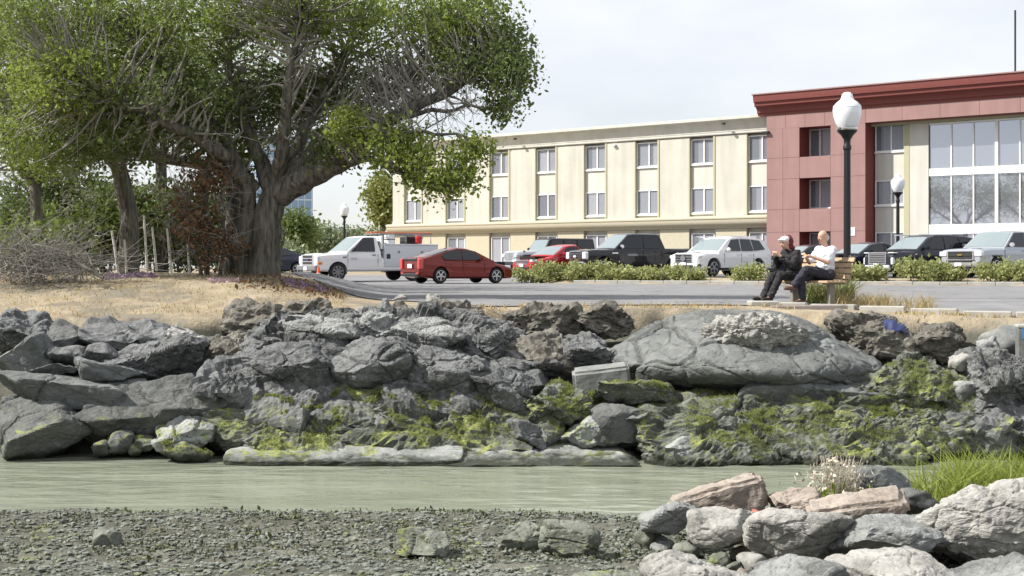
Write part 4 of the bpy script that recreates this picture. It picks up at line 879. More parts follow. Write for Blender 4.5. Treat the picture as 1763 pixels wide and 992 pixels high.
M_ORANGE = plain('orange_plastic', (.75,.1,.02), .5)
on_truck('ladder', 'orange railed ladder lying on the rack of the utility truck', 'ladder', -h+1.7, .35, 2.19, [('rail', plain('fibreglass_orange', (.62,.2,.08), .5), mr), ('rung', M_STEELRIM, mg)])
on_truck('red_canister', 'red canister standing in the bed of the utility truck', 'canister', -h+.75, .45, 1.68, [('tank', P_RED2, MB().lathe([(.02,0),(.16,.02),(.17,.3),(.12,.38),(.03,.42)], n=12)), ('handle', M_PLASTIC, MB().tube([(-.08,0,.38),(-.06,0,.46),(.06,0,.46),(.08,0,.38)], .012, 5))])
on_truck('equipment_case', 'dark equipment case in the bed of the utility truck', 'case', -h+.9, -.2, 1.66, [('case', M_PLASTIC, MB().box((0,0,.17), (.7,.5,.34))), ('lid', M_STEELRIM, MB().box((0,0,.36), (.72,.52,.04)))])
on_truck('white_drum', 'white drum behind the cab of the utility truck', 'drum', -h+2.3, .5, 1.66, [('drum', P_WHITE, MB().lathe([(.02,0),(.24,.01),(.25,.2),(.24,.42),(.02,.44)], n=14)), ('rim', M_PLASTIC, MB().lathe([(.255,.2),(.255,.24)], n=14))])
# red hatchback seen from behind
L_, W_ = 4.6, 1.78; h = L_/2
spec = dict(L=L_, W=W_, paint=P_RED, clear=.22, belt=.92, wb=W_/2*.96, wr=W_/2*.70, wheels=[(h-.95,.325),(-h+.92,.325)], mirror=(h-1.75, 1.02),
    lower=[(h, .32, .55, W_/2*.72), (h-.12, .22, .64, W_/2*.86), (h-.5, .2, .76, W_/2*.97), (h-1.2, .2, .90, W_/2), (0, .2, .93, W_/2), (-h+1.2, .2, .98, W_/2), (-h+.5, .22, 1.03, W_/2*.985), (-h+.12, .28, 1.04, W_/2*.93), (-h, .36, .98, W_/2*.86)],
    prof=[(h-1.05, .92), (h-1.95, 1.36), (h-2.35, 1.46), (h-2.75, 1.48), (-h+1.5, 1.40), (-h+.75, 1.2), (-h+.2, 1.06)], screen=((h-1.05,.92), (h-1.95,1.36)), wsmat=M_CARGLASS, rear=((-h+1.5,1.40), (-h+.55,1.14)),
    windows=[[(h-1.5,.97),(h-2.05,1.33),(h-2.6,1.40),(h-2.6,.97)], [(h-2.66,.97),(h-2.66,1.40),(-h+1.25,1.32),(-h+1.0,1.12),(-h+1.15,.98)]], doors=[h-1.55,h-2.63,-h+1.15], handles=[h-2.45,-h+1.4],
    bits=[('tail_lamp*', M_TAIL, (-h+.05,.70,.80), (.22,.24,.46), .04), ('tail_panel', M_PLASTIC, (-h-.0,0,.98), (.08,1.05,.1), .02), ('rear_bumper', P_RED, (-h+.06,0,.52), (.22,1.62,.22), .05), ('bumper_insert', M_PLASTIC, (-h+.02,0,.36), (.2,1.4,.12), .03), ('number_plate', M_PLATE, (-h-.045,0,.72), (.03,.34,.17), 0), ('reflector*', M_TAIL, (-h-.04,.62,.42), (.06,.22,.06), .01), ('headlamp*', M_HEADL, (h-.35,.66,.68), (.4,.24,.14), .04), ('roof_fin', M_PLASTIC, (-h+1.7,0,1.44), (.2,.04,.09), .02)])
prius = vehicle('red_hatchback', 'metallic dark red hatchback standing on the street, rear to the viewer', 'car', on(398, 58.0), R(34), spec)
# SUV maker
def suv(paint_, L, W, H, belt, hood, clear, wr_, front, **k):
    h = L/2
    sp = dict(L=L, W=W, paint=paint_, clear=clear, belt=belt, wb=W/2*.965, wr=W/2*.78, wheels=[(h-.93,wr_),(-h+1.0,wr_)], mirror=(h-1.75, belt+.1),
        lower=[(h, clear+.18, hood-.22, W/2*.80), (h-.10, clear+.06, hood-.12, W/2*.90), (h-.45, clear, hood-.02, W/2*.98), (h-1.35, clear, belt-.03, W/2), (0, clear, belt, W/2), (-h+.6, clear+.02, belt+.04, W/2), (-h+.12, clear+.08, belt+.04, W/2*.95), (-h, clear+.2, belt-.02, W/2*.9)],
        prof=[(h-1.25, belt), (h-2.05, H-.09), (h-2.4, H-.01), (h-3.0, H), (-h+.9, H-.04), (-h+.45, H-.12), (-h+.12, belt+.05)], screen=((h-1.25,belt), (h-2.05,H-.09)), rear=((-h+.12,belt+.05), (-h+.45,H-.12)),
        windows=[[(h-1.72,belt+.04),(h-2.2,H-.14),(h-2.72,H-.1),(h-2.72,belt+.04)], [(h-2.79,belt+.04),(h-2.79,H-.1),(-h+1.45,H-.11),(-h+1.32,belt+.05)], [(-h+1.26,belt+.06),(-h+1.38,H-.115),(-h+.8,H-.16),(-h+.5,belt+.12)]],
        doors=[h-1.6,h-2.75,-h+1.35], handles=[h-2.55,-h+1.6], bits=front)
    sp.update(k); return sp
L_ = 4.92; h = L_/2
front = gr(h-.02,.80,.98,.34,2,M_CHROME,M_CHROME)+[('headlamp*', M_HEADL, (h-.14,.72,.86), (.26,.34,.15), .04), ('lower_grille', M_PLASTIC, (h-.01,0,.44), (.1,1.1,.14), .03), ('air_intake*', M_PLASTIC, (h-.09,.74,.48), (.14,.34,.16), .04), ('skid_plate', M_CHROME, (h-.02,0,.33), (.12,1.2,.07), .02), ('number_plate', M_PLATE, (h+.045,0,.56), (.02,.32,.12), 0), ('roof_rail*', M_CHROME, (-.35,.74,1.79), (2.4,.04,.05), .015), ('sill_trim*', M_PLASTIC, (0,.965,.34), (2.6,.05,.1), .02)]
s_ = vehicle('white_suv', 'white suv with star emblem in its grille, parked left of the seated pair', 'car', on(626, 62.5), hd(40), suv(P_WHITE, L_, 1.95, 1.78, 1.10, 1.08, .26, .385, front))
em = MB(); em.lathe([(.125,-.012),(.14,-.012),(.14,.012),(.125,.012)], (0,0,0), 18, 'x')
for k in range(3):
    q = Matrix.Rotation(2*math.pi*k/3, 3, 'X'); em.box(q@Vector((0,0,.065)), (.02,.028,.13), q)
o = em.build('star_emblem', M_CHROME, s_); o.location = (h+.055, 0, .80)
L_ = 4.98; h = L_/2
front = gr(h-.02,.78,1.0,.44,5,M_STEELRIM,M_CHROME)+[('headlamp*', M_HEADL, (h-.12,.78,.66), (.22,.22,.3), .03), ('lamp_strip*', M_HEADL, (h-.16,.74,1.0), (.22,.34,.05), .02), ('front_bumper', P_GREY, (h-.0,0,.42), (.14,1.5,.16), .04), ('number_plate', M_PLATE, (h+.055,0,.5), (.02,.32,.14), 0), ('roof_rail*', M_CHROME, (-.35,.74,1.76), (2.6,.04,.05), .015)]
vehicle('dark_suv', 'dark blue suv with broad chrome grille behind the small lamp post', 'car', on(802, 58.0), hd(26), suv(P_CHAR, L_, 1.975, 1.76, 1.12, 1.08, .26, .375, front))
# pickups
L_, W_ = 5.9, 2.03; h = L_/2
spec = pickup(P_BLACK, L_, W_, 1.96, 1.24, 1.22, 1.28, (h-1.5, h-2.3, -h+2.0, -h+1.75), [(h-.95,.42),(-h+1.25,.42)],
    gr(h-.0,.90,1.12,.46,3,M_CHROME,M_CHROME)+[('headlamp*', M_HEADL, (h-.07,.82,.94), (.2,.34,.34), .04), ('bumper', M_CHROME, (h+.05,0,.56), (.2,1.95,.2), .05), ('number_plate', M_PLATE, (h+.16,0,.56), (.02,.32,.15), 0), ('badge', M_CURT, (h+.06,0,.90), (.03,.26,.11), .03), ('side_stripe*', M_STEELRIM, (.55,1.02,.98), (.5,.012,.1), 0), ('side_step*', M_PLASTIC, (-.1,1.0,.42), (2.3,.14,.08), .02), ('fender_badge*', M_CHROME, (h-1.5,1.02,1.06), (.3,.012,.05), 0)],
    windows=[[(h-1.68,1.28),(h-2.36,1.88),(h-2.95,1.90),(h-2.95,1.28)], [(h-3.02,1.28),(h-3.02,1.90),(-h+2.15,1.88),(-h+2.05,1.28)]], doors=[h-1.5,h-2.98,-h+1.95], handles=[h-2.75,-h+2.2], mmat=M_CHROME, wsmat=M_WSHIELD)
vehicle('black_pickup', 'black crew cab pickup truck with chrome barred grille', 'truck', on(549, 64.5), hd(24), spec)
L_, W_ = 5.85, 2.03; h = L_/2
spec = pickup(P_SILVER, L_, W_, 1.88, 1.20, 1.16, 1.2, (h-1.5, h-2.3, -h+2.1, -h+1.85), [(h-.98,.41),(-h+1.25,.41)],
    gr(h-.0,.88,1.2,.34,1,M_PLASTIC,M_CHROME)+[('headlamp*', M_HEADL, (h-.06,.82,.94), (.2,.36,.2), .03), ('bumper', M_CHROME, (h+.05,0,.54), (.2,1.95,.22), .05), ('lower_grille', M_PLASTIC, (h+.1,0,.66), (.1,1.2,.08), .02), ('number_plate', M_PLATE, (h+.16,0,.52), (.02,.32,.15), 0), ('badge', plain('gold_badge', (.45,.3,.08), .3, .8), (h+.06,0,.90), (.03,.22,.07), .01), ('side_step*', M_CHROME, (-.1,1.0,.42), (2.3,.12,.07), .02), ('wheel_arch*', M_PLASTIC, (h-.98,1.0,.86), (.7,.05,.06), .02)],
    windows=[[(h-1.68,1.24),(h-2.36,1.80),(h-2.95,1.82),(h-2.95,1.24)], [(h-3.02,1.24),(h-3.02,1.82),(-h+2.25,1.80),(-h+2.15,1.24)]], doors=[h-1.5,h-2.98,-h+2.05], handles=[h-2.75,-h+2.35], mmat=M_CHROME)
vehicle('silver_pickup', 'silver pickup truck with dark barred grille at the right edge', 'truck', on(872, 57.0), hd(36), spec)
# sedans
def sedan(paint_, L, W, H, belt, bits, **k):
    h = L/2
    sp = dict(L=L, W=W, paint=paint_, clear=.2, belt=belt, wb=W/2*.96, wr=W/2*.72, wheels=[(h-.9,.33),(-h+.98,.33)], mirror=(h-1.75, belt+.1),
        lower=[(h, .34, .58, W/2*.76), (h-.12, .22, .68, W/2*.88), (h-.5, .2, .80, W/2*.97), (h-1.3, .2, belt-.02, W/2), (0, .2, belt, W/2), (-h+1.0, .2, belt+.03, W/2), (-h+.15, .26, belt+.02, W/2*.95), (-h, .34, belt-.06, W/2*.88)],
        prof=[(h-1.2, belt), (h-2.05, H-.07), (h-2.4, H-.01), (h-2.8, H), (-h+1.75, H-.07), (-h+.7, belt+.06)], screen=((h-1.2,belt), (h-2.05,H-.07)), rear=((-h+.7,belt+.06), (-h+1.75,H-.07)),
        windows=[[(h-1.65,belt+.04),(h-2.15,H-.12),(h-2.65,H-.09),(h-2.65,belt+.04)], [(h-2.72,belt+.04),(h-2.72,H-.09),(-h+1.8,H-.14),(-h+1.2,belt+.08)]], doors=[h-1.6,h-2.68,-h+1.3], handles=[h-2.5,-h+1.5], bits=bits)
    sp.update(k); return sp
def sbits(h): return gr(h-.04,.62,.8,.2,2,M_CHROME,M_CHROME)+[('headlamp*', M_HEADL, (h-.16,.66,.70), (.28,.3,.13), .04), ('lower_grille', M_PLASTIC, (h-.02,0,.38), (.1,1.1,.12), .03), ('number_plate', M_PLATE, (h+.04,0,.5), (.02,.32,.14), 0), ('tail_lamp*', M_TAIL, (-h+.06,.68,.82), (.14,.3,.16), .03)]
vehicle('red_sedan', 'bright red sedan behind the shrubs beside the black pickup', 'car', on(486, 65.5), hd(38), sedan(P_RED2, 4.6, 1.8, 1.47, .95, sbits(2.3)))
vehicle('blue_sedan', 'dark blue sedan just right of the seated man', 'car', on(752, 61.0), hd(26), sedan(P_NAVY, 4.7, 1.83, 1.50, .98, sbits(2.35)))
vehicle('navy_sedan', 'dark navy sedan half hidden by the big tree trunk', 'car', on(236, 76.0), hd(10), sedan(P_NAVY, 4.7, 1.83, 1.55, 1.0, sbits(2.35)))
vehicle('grey_sedan', 'grey car parked farthest back behind the seated pair', 'car', on(700, 68.0), hd(26), sedan(P_CHAR, 4.7, 1.83, 1.5, .98, sbits(2.35)))
# boxy four wheel drive behind the red sedan
L_ = 4.6; h = L_/2
front = [('grille', P_GREY, (h+.0,0,.98), (.08,1.0,.42), .03)]+[('grille_slot', M_VOID, (h+.035,-.36+.12*k,.98), (.03,.06,.34), .015) for k in range(7)]+[('headlamp*', M_HEADL, (h+.03,.62,.98), (.08,.2,.2), .05), ('bumper', M_PLASTIC, (h+.16,0,.6), (.26,1.8,.2), .03), ('fender_flare*', M_PLASTIC, (h-.75,.9,1.0), (1.0,.22,.08), .03), ('fender_flare*', M_PLASTIC, (-h+.85,.9,1.0), (1.0,.22,.08), .03), ('spare_wheel', M_TYRE, (-h-.12,0,1.05), (.2,.74,.74), .1), ('hood_latch*', M_PLASTIC, (h-.4,.72,1.2), (.12,.04,.06), .01)]
spec = dict(L=L_, W=1.86, paint=P_GREY, roofpaint=M_PLASTIC, clear=.42, belt=1.2, wb=.83, wr=.74, wheels=[(h-.75,.4),(-h+.85,.4)], mirror=(h-1.7, 1.33), mmat=M_PLASTIC,
    lower=[(h, .55, 1.17, .62), (h-.1, .5, 1.2, .68), (h-1.3, .45, 1.24, .80), (h-1.45, .45, 1.22, .83), (0, .45, 1.22, .84), (-h, .5, 1.2, .84)],
    prof=[(h-1.5, 1.2), (h-1.85, 1.80), (h-2.0, 1.86), (-h+.15, 1.86), (-h+.05, 1.2)], screen=((h-1.5,1.2), (h-1.85,1.80)), rear=((-h+.05,1.2), (-h+.15,1.86)),
    windows=[[(h-1.72,1.25),(h-1.98,1.76),(h-2.6,1.78),(h-2.6,1.25)], [(h-2.7,1.25),(h-2.7,1.78),(h-3.4,1.78),(h-3.4,1.25)], [(h-3.5,1.25),(h-3.5,1.78),(-h+.2,1.78),(-h+.15,1.25)]], doors=[h-1.6,h-2.65,h-3.45], handles=[h-2.45], bits=front)
vehicle('grey_offroader', 'pale grey boxy off road vehicle with black top behind the red sedan', 'car', on(477, 70.0), hd(30), spec)
# ---------------------------------------------------------------- trees and shrubs
M_BARK, t, b = nodes('grey_bark'); N = t.nodes.new; K = t.links.new
g = N('ShaderNodeNewGeometry'); mpn = N('ShaderNodeMapping'); mpn.inputs['Scale'].default_value = (11, 11, 1.7); K(g.outputs['Position'], mpn.inputs['Vector'])
n1 = N('ShaderNodeTexNoise'); n1.inputs['Scale'].default_value = 1; n1.inputs['Detail'].default_value = 7; n1.inputs['Roughness'].default_value = .65; K(mpn.outputs[0], n1.inputs['Vector'])
rr = N('ShaderNodeValToRGB'); rr.color_ramp.elements[0].position = .36; rr.color_ramp.elements[1].position = .66; rr.color_ramp.elements[0].color = (.06,.054,.045,1); rr.color_ramp.elements[1].color = (.22,.205,.175,1)
K(n1.outputs['Fac'], rr.inputs[0]); K(rr.outputs[0], b.inputs['Base Color']); b.inputs['Roughness'].default_value = .95; b.inputs['Specular IOR Level'].default_value = .15
bp = N('ShaderNodeBump'); bp.inputs['Strength'].default_value = 1; bp.inputs['Distance'].default_value = .09; K(n1.outputs['Fac'], bp.inputs['Height']); K(bp.outputs[0], b.inputs['Normal'])
M_TWIG = plain('grey_twig', (.28,.265,.235), .9, var=.3, scale=4)
M_BRUSH = plain('dry_brush', (.2,.19,.17), .9, var=.3, scale=4)
M_LEAF = leafmat('green_leaf', (.085,.125,.025), (.27,.335,.075), 1.6, .45)
M_LEAFB = leafmat('bright_leaf', (.13,.18,.03), (.33,.39,.09), 1.6, .5)  # brighter leaf copy; paints light into hanging clusters that lie in shade
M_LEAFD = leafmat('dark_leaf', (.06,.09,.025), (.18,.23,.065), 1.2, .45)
M_LEAFY = leafmat('yellow_green_leaf', (.10,.13,.03), (.27,.28,.07), 1.2, .35)
M_BROWN = leafmat('dead_leaf', (.10,.055,.028), (.22,.125,.062), 2, .25)
M_SHRUB = leafmat('shrub_leaf', (.2,.235,.08), (.44,.46,.2), 2.2, .4)
M_FAR = leafmat('far_leaf', (.12,.16,.08), (.26,.3,.17), .25, .2)
class Tubes:
    def __init__(s, n=6): s.V = []; s.F = []; s.k = 0; s.n = n
    def add(s, pts, rad, n=None):
        n = n or s.n; P = np.asarray(pts, float); m = len(P)
        T = np.gradient(P, axis=0); T /= np.maximum(np.linalg.norm(T, axis=1)[:,None], 1e-9)
        ref = np.array([.31,.87,.38]); A = np.cross(T, ref); A /= np.maximum(np.linalg.norm(A, axis=1)[:,None], 1e-9); B = np.cross(T, A)
        a = np.arange(n)*2*np.pi/n; r = np.broadcast_to(np.asarray(rad, float), (m,))
        V = P[:,None,:]+r[:,None,None]*(np.cos(a)[None,:,None]*A[:,None,:]+np.sin(a)[None,:,None]*B[:,None,:])
        i = np.arange(m-1)[:,None]*n; k = np.arange(n)[None,:]; f = np.stack([i+k, i+(k+1) % n, i+n+(k+1) % n, i+n+k], -1).reshape(-1,4)
        s.V.append(V.reshape(-1,3)); s.F.append(f+s.k); s.k += m*n
    def build(s, name, mat, parent, off=(0,0,0)):
        return link(name, mesh_np(name, np.concatenate(s.V)-np.array(off), np.concatenate(s.F)), mat, parent)
def curve(pts, n=14, wob=.0, seed=0):
    P = np.array([tuple(p) for p in pts], float); t = np.linspace(0, len(P)-1, n); out = np.stack([np.interp(t, np.arange(len(P)), P[:,j]) for j in range(3)], -1)
    for _ in range(2): out[1:-1] = (out[:-2]+2*out[1:-1]+out[2:])/4
    if wob: out += wob*np.stack([pn(np.stack([t*1.7+seed, t*0+j*9.1, t*0], -1), 3) for j in range(3)], -1)*np.minimum(1, np.arange(n)/2)[:,None]
    return out
def tree(name, label, base, limbs, blobs, cat='tree', group=None, leaf=.09, leafmat_=None, per=16, spread=.22, twigs=True, bare=(), extra=(), trunk_name='trunk'):
    """limbs: [(points, r0, r1)]; blobs: [(centre, radii, clumps, material)]; bare: [(centre, radii, n)] leafless twig fans"""
    base = Vector(base); root = empty(name, base, 0, label, cat, group); off = np.array(base)
    tb = Tubes(9); nodes_ = []; nr_ = []
    for i, (pts, r0, r1) in enumerate(limbs):
        C = curve(pts, max(10, 5*len(pts)), .12 if i else .04, i*3.3); rr = np.linspace(r0, r1, len(C)); tb.add(C, rr); nodes_.append(C[2:]); nr_.append(rr[2:])
    tb.build(trunk_name, M_BARK, root, off)
    NP = np.concatenate(nodes_); NR = np.concatenate(nr_)
    tw = Tubes(4); mats = {}
    def attach(c, far=0):
        d = np.linalg.norm(NP-c, axis=1)+.25*np.maximum(0, NP[:,2]-c[2]); j = int(np.argmin(d*RNG.uniform(.85,1.25,len(d)))); return NP[j], NR[j]
    def twig(a, c, r0):
        mid = (a+c)/2+RNG.normal(size=3)*.1*np.linalg.norm(c-a); P = curve([a, mid, c], 7, .07, RNG.uniform(0,90)); tw.add(P, np.linspace(min(.045, max(.012, r0*.5)), .005, 7)); return P
    for ctr, rad, n, mt in blobs:
        D = RNG.normal(size=(n,3)); D /= np.linalg.norm(D, axis=1)[:,None]; D *= (RNG.random(n)**.45)[:,None]; C = np.array(ctr)+D*np.array(rad)
        for c in C:
            if twigs:
                a, r0 = attach(c); P = twig(a, c, r0)
            k = max(4, int(per*RNG.uniform(.5,1.4))); q = c+RNG.normal(size=(k,3))*spread*np.array([1,1,.75])
            mats.setdefault(mt.name, [mt, []])[1].append(q)
    for ctr, rad, n in bare:
        for c in np.array(ctr)+RNG.uniform(-1,1,(n,3))*np.array(rad):
            a, r0 = attach(c); P = twig(a, c, r0)
            for _ in range(3):
                s_ = P[RNG.integers(2,6)]; tw.add(curve([s_, s_+(c-a)*.12+RNG.normal(size=3)*.16, s_+(c-a)*.3+RNG.normal(size=3)*.25], 5), np.linspace(.008,.003,5), 3)
    for pts, r0, r1 in extra: tw.add(curve(pts, 10, .05, RNG.uniform(0,50)), np.linspace(r0, r1, 10), 5)
    if tw.V: tag(tw.build('branches', M_TWIG, root, off), kind='stuff')
    for nm, (mt, qs) in mats.items():
        V, Fc = leaves_np(np.concatenate(qs)-off, leaf, 1.7, .1, .3); tag(link('dead_foliage' if mt is M_BROWN else 'crown', mesh_np('crown', V, Fc, False), mt, root), kind='stuff')
    return root
def A(u, v, Y): return np.array(tuple(at(u, v, Y)))
def blob(u, v, Y, ru, rv, rY, n, m): return (A(u, v, Y), (ru*Y/F, rY, rv*Y/F), n, m)
# the big spreading tree
T = 31.0
limbs = [([A(229,191,T),A(229,160,T),A(232,132,T),A(240,112,T)], .35, .28), ([A(214,190,T+.2),A(214,160,T+.1),A(214,130,T),A(214,100,T-.2)], .26, .2),
    ([A(237,191,T-.1),A(237,165,T),A(237,135,T),A(243,112,T)], .18, .2), ([A(200,190,T+.6),A(200,160,T+.5),A(205,130,T+.4),A(198,100,T+.4)], .16, .11),
    ([A(243,116,T),A(262,104,T-.3),A(292,92,T-.6),A(312,72,T-.8),A(345,50,T-1),A(395,24,T-1.1),A(440,-6,T-1.2)], .34, .05),
    ([A(243,114,T),A(262,86,T),A(292,58,T+.2),A(335,28,T+.3),A(390,-10,T+.4)], .26, .05), ([A(240,112,T),A(256,76,T+.4),A(280,30,T+.8),A(310,-30,T+1)], .22, .05),
    ([A(240,112,T),A(246,70,T-.5),A(250,20,T-.9),A(262,-50,T-1.2)], .2, .05), ([A(236,112,T),A(222,78,T+.3),A(205,40,T+.5),A(196,-30,T+.7)], .22, .05),
    ([A(220,112,T),A(196,84,T-.6),A(158,60,T-1.2),A(105,36,T-1.6),A(60,14,T-1.8)], .2, .04), ([A(214,104,T),A(180,92,T+.6),A(130,84,T+1),A(80,78,T+1.3)], .15, .03),
    ([A(212,100,T-.2),A(190,60,T),A(150,20,T),A(120,-30,T)], .17, .04), ([A(300,90,T-.7),A(318,86,T-1.3),A(345,96,T-1.6),A(372,110,T-1.8),A(400,118,T-1.9)], .09, .02),
    ([A(315,70,T-.8),A(340,66,T-1.4),A(372,62,T-1.7),A(405,68,T-1.9)], .08, .02), ([A(345,50,T-1),A(380,44,T-1.3),A(415,40,T-1.5),A(445,46,T-1.6)], .06, .015)]
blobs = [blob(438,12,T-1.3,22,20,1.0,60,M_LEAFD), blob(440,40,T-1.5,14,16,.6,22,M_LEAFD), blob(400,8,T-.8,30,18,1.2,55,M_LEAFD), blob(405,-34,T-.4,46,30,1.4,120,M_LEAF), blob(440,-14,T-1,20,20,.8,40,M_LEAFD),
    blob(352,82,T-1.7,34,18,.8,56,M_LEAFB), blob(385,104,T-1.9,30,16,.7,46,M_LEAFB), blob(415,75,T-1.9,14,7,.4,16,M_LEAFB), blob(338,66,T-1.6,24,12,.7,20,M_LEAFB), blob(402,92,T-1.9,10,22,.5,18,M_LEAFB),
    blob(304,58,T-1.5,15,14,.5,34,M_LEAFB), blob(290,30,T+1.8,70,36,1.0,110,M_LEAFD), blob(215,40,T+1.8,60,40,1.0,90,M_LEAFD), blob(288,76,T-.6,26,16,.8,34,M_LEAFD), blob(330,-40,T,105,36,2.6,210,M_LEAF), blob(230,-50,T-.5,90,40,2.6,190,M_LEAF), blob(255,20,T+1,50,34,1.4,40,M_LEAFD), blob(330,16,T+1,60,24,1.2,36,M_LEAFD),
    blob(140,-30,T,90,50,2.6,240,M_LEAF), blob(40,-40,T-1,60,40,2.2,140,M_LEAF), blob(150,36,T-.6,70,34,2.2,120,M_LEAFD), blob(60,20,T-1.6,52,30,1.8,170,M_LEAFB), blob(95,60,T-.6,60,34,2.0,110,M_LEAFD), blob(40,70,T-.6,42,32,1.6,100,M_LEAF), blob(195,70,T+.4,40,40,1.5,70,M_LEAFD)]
bare = [(A(370,22,T-.6),(60*T/F,1.6,26*T/F),60), (A(290,30,T),(60*T/F,1.8,40*T/F),50), (A(360,62,T-1.5),(44*T/F,.8,12*T/F),30), (A(170,60,T),(60*T/F,1.8,40*T/F),35), (A(410,20,T-1.2),(22*T/F,1,20*T/F),16)]
fanx = []
for i in range(110):
    li = random.choice((4,4,5,5,6,7)); P_ = limbs[li][0]; j = random.randrange(1, len(P_)-1); f_ = random.random(); s_ = P_[j]*(1-f_)+P_[j+1]*f_; du = random.uniform(35, 110); dv = -random.uniform(40, 95)
    e_ = s_+np.array([du*T/F*(1 if li < 7 else .3), random.uniform(-.6,.6), -dv*T/F]); 
    if e_[0]*F/e_[1]+U0 < 425: fanx.append(([s_, s_*.45+e_*.55+np.array([.12,0,-.14]), e_], random.uniform(.018,.042), .008))
tree('shade_tree', 'big spreading grey barked tree on the dirt mound, one limb reaching right', at(238,190,T), limbs, blobs, leaf=.055, per=34, spread=.2, bare=bare, extra=fanx)
# brown dead growth hanging at the big tree's left
T2 = 30.3
tree('dead_bush', 'rust brown withered bush hanging left of the big trunk', at(178,190,T2+.4), [([A(180,192,T2+.4),A(180,150,T2+.3),A(178,112,T2),A(184,82,T2)], .06, .02), ([A(176,192,T2+.5),A(166,150,T2+.2),A(160,120,T2)], .05, .02), ([A(190,192,T2+.4),A(196,150,T2+.2),A(192,112,T2)], .05,.02)],
    [blob(180,104,T2,17,18,.5,46,M_BROWN), blob(172,140,T2,24,22,.6,40,M_BROWN), blob(192,165,T2,24,20,.5,30,M_BROWN), blob(160,120,T2+.3,22,18,.5,22,M_BROWN)], cat='bush', leaf=.06, per=12, spread=.16, bare=[(A(176,130,T2),(34*T2/F,.5,40*T2/F),70)], trunk_name='stem')
# the row of trees behind, to the left
def auto_tree(u, v, Y, h, w_, lab, mt, n, lean=0, r=.2, group=None, name='row_tree', per=16, vtop=None):
    b_ = at(u, v, Y); B = np.array(tuple(b_)); L_ = []; hh = h
    top = B+np.array([lean*h, 0, h*.45]); L_.append(([B, B+(top-B)*.5+RNG.normal(size=3)*.1, top], r, r*.7))
    bl = []
    for k in range(6):
        a = 2*math.pi*k/6+RNG.uniform(-.4,.4); e = top+np.array([math.cos(a)*w_*.42, math.sin(a)*w_*.42, h*RNG.uniform(.2,.45)]); L_.append(([top-np.array([0,0,.4]), (top+e)/2+np.array([0,0,-.1*h*.3]), e], r*.5, r*.12))
        bl.append((e, (w_*.26, w_*.26, h*.2), n//6, mt))
    bl.append((top+np.array([0,0,h*.3]), (w_*.4, w_*.4, h*.25), n//4, mt))
    return tree(name, lab, b_, L_, bl, group=group, leaf=.065, per=int(per*1.7), spread=.28, bare=[(top+np.array([0,0,h*.12]), (w_*.45,w_*.45,h*.2), 70)])
auto_tree(112,186,38,7.5,6.5,'forked dark tree left of the withered bush', M_LEAFD, 220, -.05, .3)
auto_tree(30,186,36,6.0,5.5,'light green tree at the left edge above the brush heap', M_LEAF, 260, 0, .18)
auto_tree(-12,184,34,7.5,5.0,'tree cut by the left edge of the picture', M_LEAF, 200, 0, .2)
auto_tree(140,186,46,9,8,'shaded tree far behind the withered bush', M_LEAFD, 260, 0, .25)
auto_tree(60,186,50,9,9,'shaded tree far behind the brush heap', M_LEAFD, 280, 0, .25)
auto_tree(195,187,42,8,6,'slim tree directly behind the big trunk', M_LEAFD, 200, .05, .22)
# understorey hedge that closes the view under the trees
for i, (u, v, Y, ru, rv, n, lab) in enumerate([(34,160,33,34,16,60,'light green scrub rising behind the brush heap'),(20,150,44,60,26,150,'dark undergrowth at the far left under the trees'),(90,156,47,40,24,120,'dark undergrowth behind the white stakes'),(165,158,50,46,24,130,'dark undergrowth between withered bush and big trunk'),(50,118,46,60,26,130,'tall leafy thicket behind the left trees'),(112,132,44,44,26,150,'twiggy thicket behind the forked tree'),(178,134,46,44,30,150,'twiggy thicket behind the withered bush'),(216,160,48,22,24,90,'low thicket just behind the big trunk')]):
    c = A(u, v, Y); g_ = np.array([c[0], c[1], 2.3]); 
    tree('thicket', lab, g_, [([g_+np.array([dx,0,0]), g_+np.array([dx*1.3,.2,1.0]), c+np.array([dx*1.6,0,.5])], .06, .02) for dx in (-.8,0,.8)], [((c[0],c[1],c[2]), (ru*Y/F, 1.6, rv*Y/F), n, M_LEAF if i == 0 else M_LEAFD)], cat='bush', leaf=.09, per=34, spread=.3, trunk_name='stem', bare=[((c[0],c[1]-1,c[2]), (ru*Y/F,1.5,rv*Y/F), 60)])
# grey dead brush heap at the left edge
bh = empty('brush_heap', at(28,196,28.5), 0, 'tangled heap of bare grey branches at the left edge', 'brush')
tb = Tubes(4); c0 = A(28,180,28.5)-np.array(tuple(at(28,196,28.5)))
for i in range(900):
    a = RNG.normal(size=3)*np.array([.75,.4,.26])+c0+np.array([0,0,.05]); d = RNG.normal(size=3)*np.array([.5,.3,.32])+np.array([.1,0,.1]); tb.add(curve([a, a+d*.5+RNG.normal(size=3)*.08, a+d], 6, .03, i), np.linspace(RNG.uniform(.004,.012), .003, 6), 4)
tag(tb.build('twig', M_BRUSH, bh), kind='stuff')
lg = Tubes(7); lg.add(curve([A(58,166,28), A(70,178,27.8), A(90,189,27.6)], 10, .03), np.linspace(.06,.03,10)); o = lg.build('fallen_branch', M_BARK, None); tag(o, 'fallen bare branch sloping down from the brush heap', 'branch')
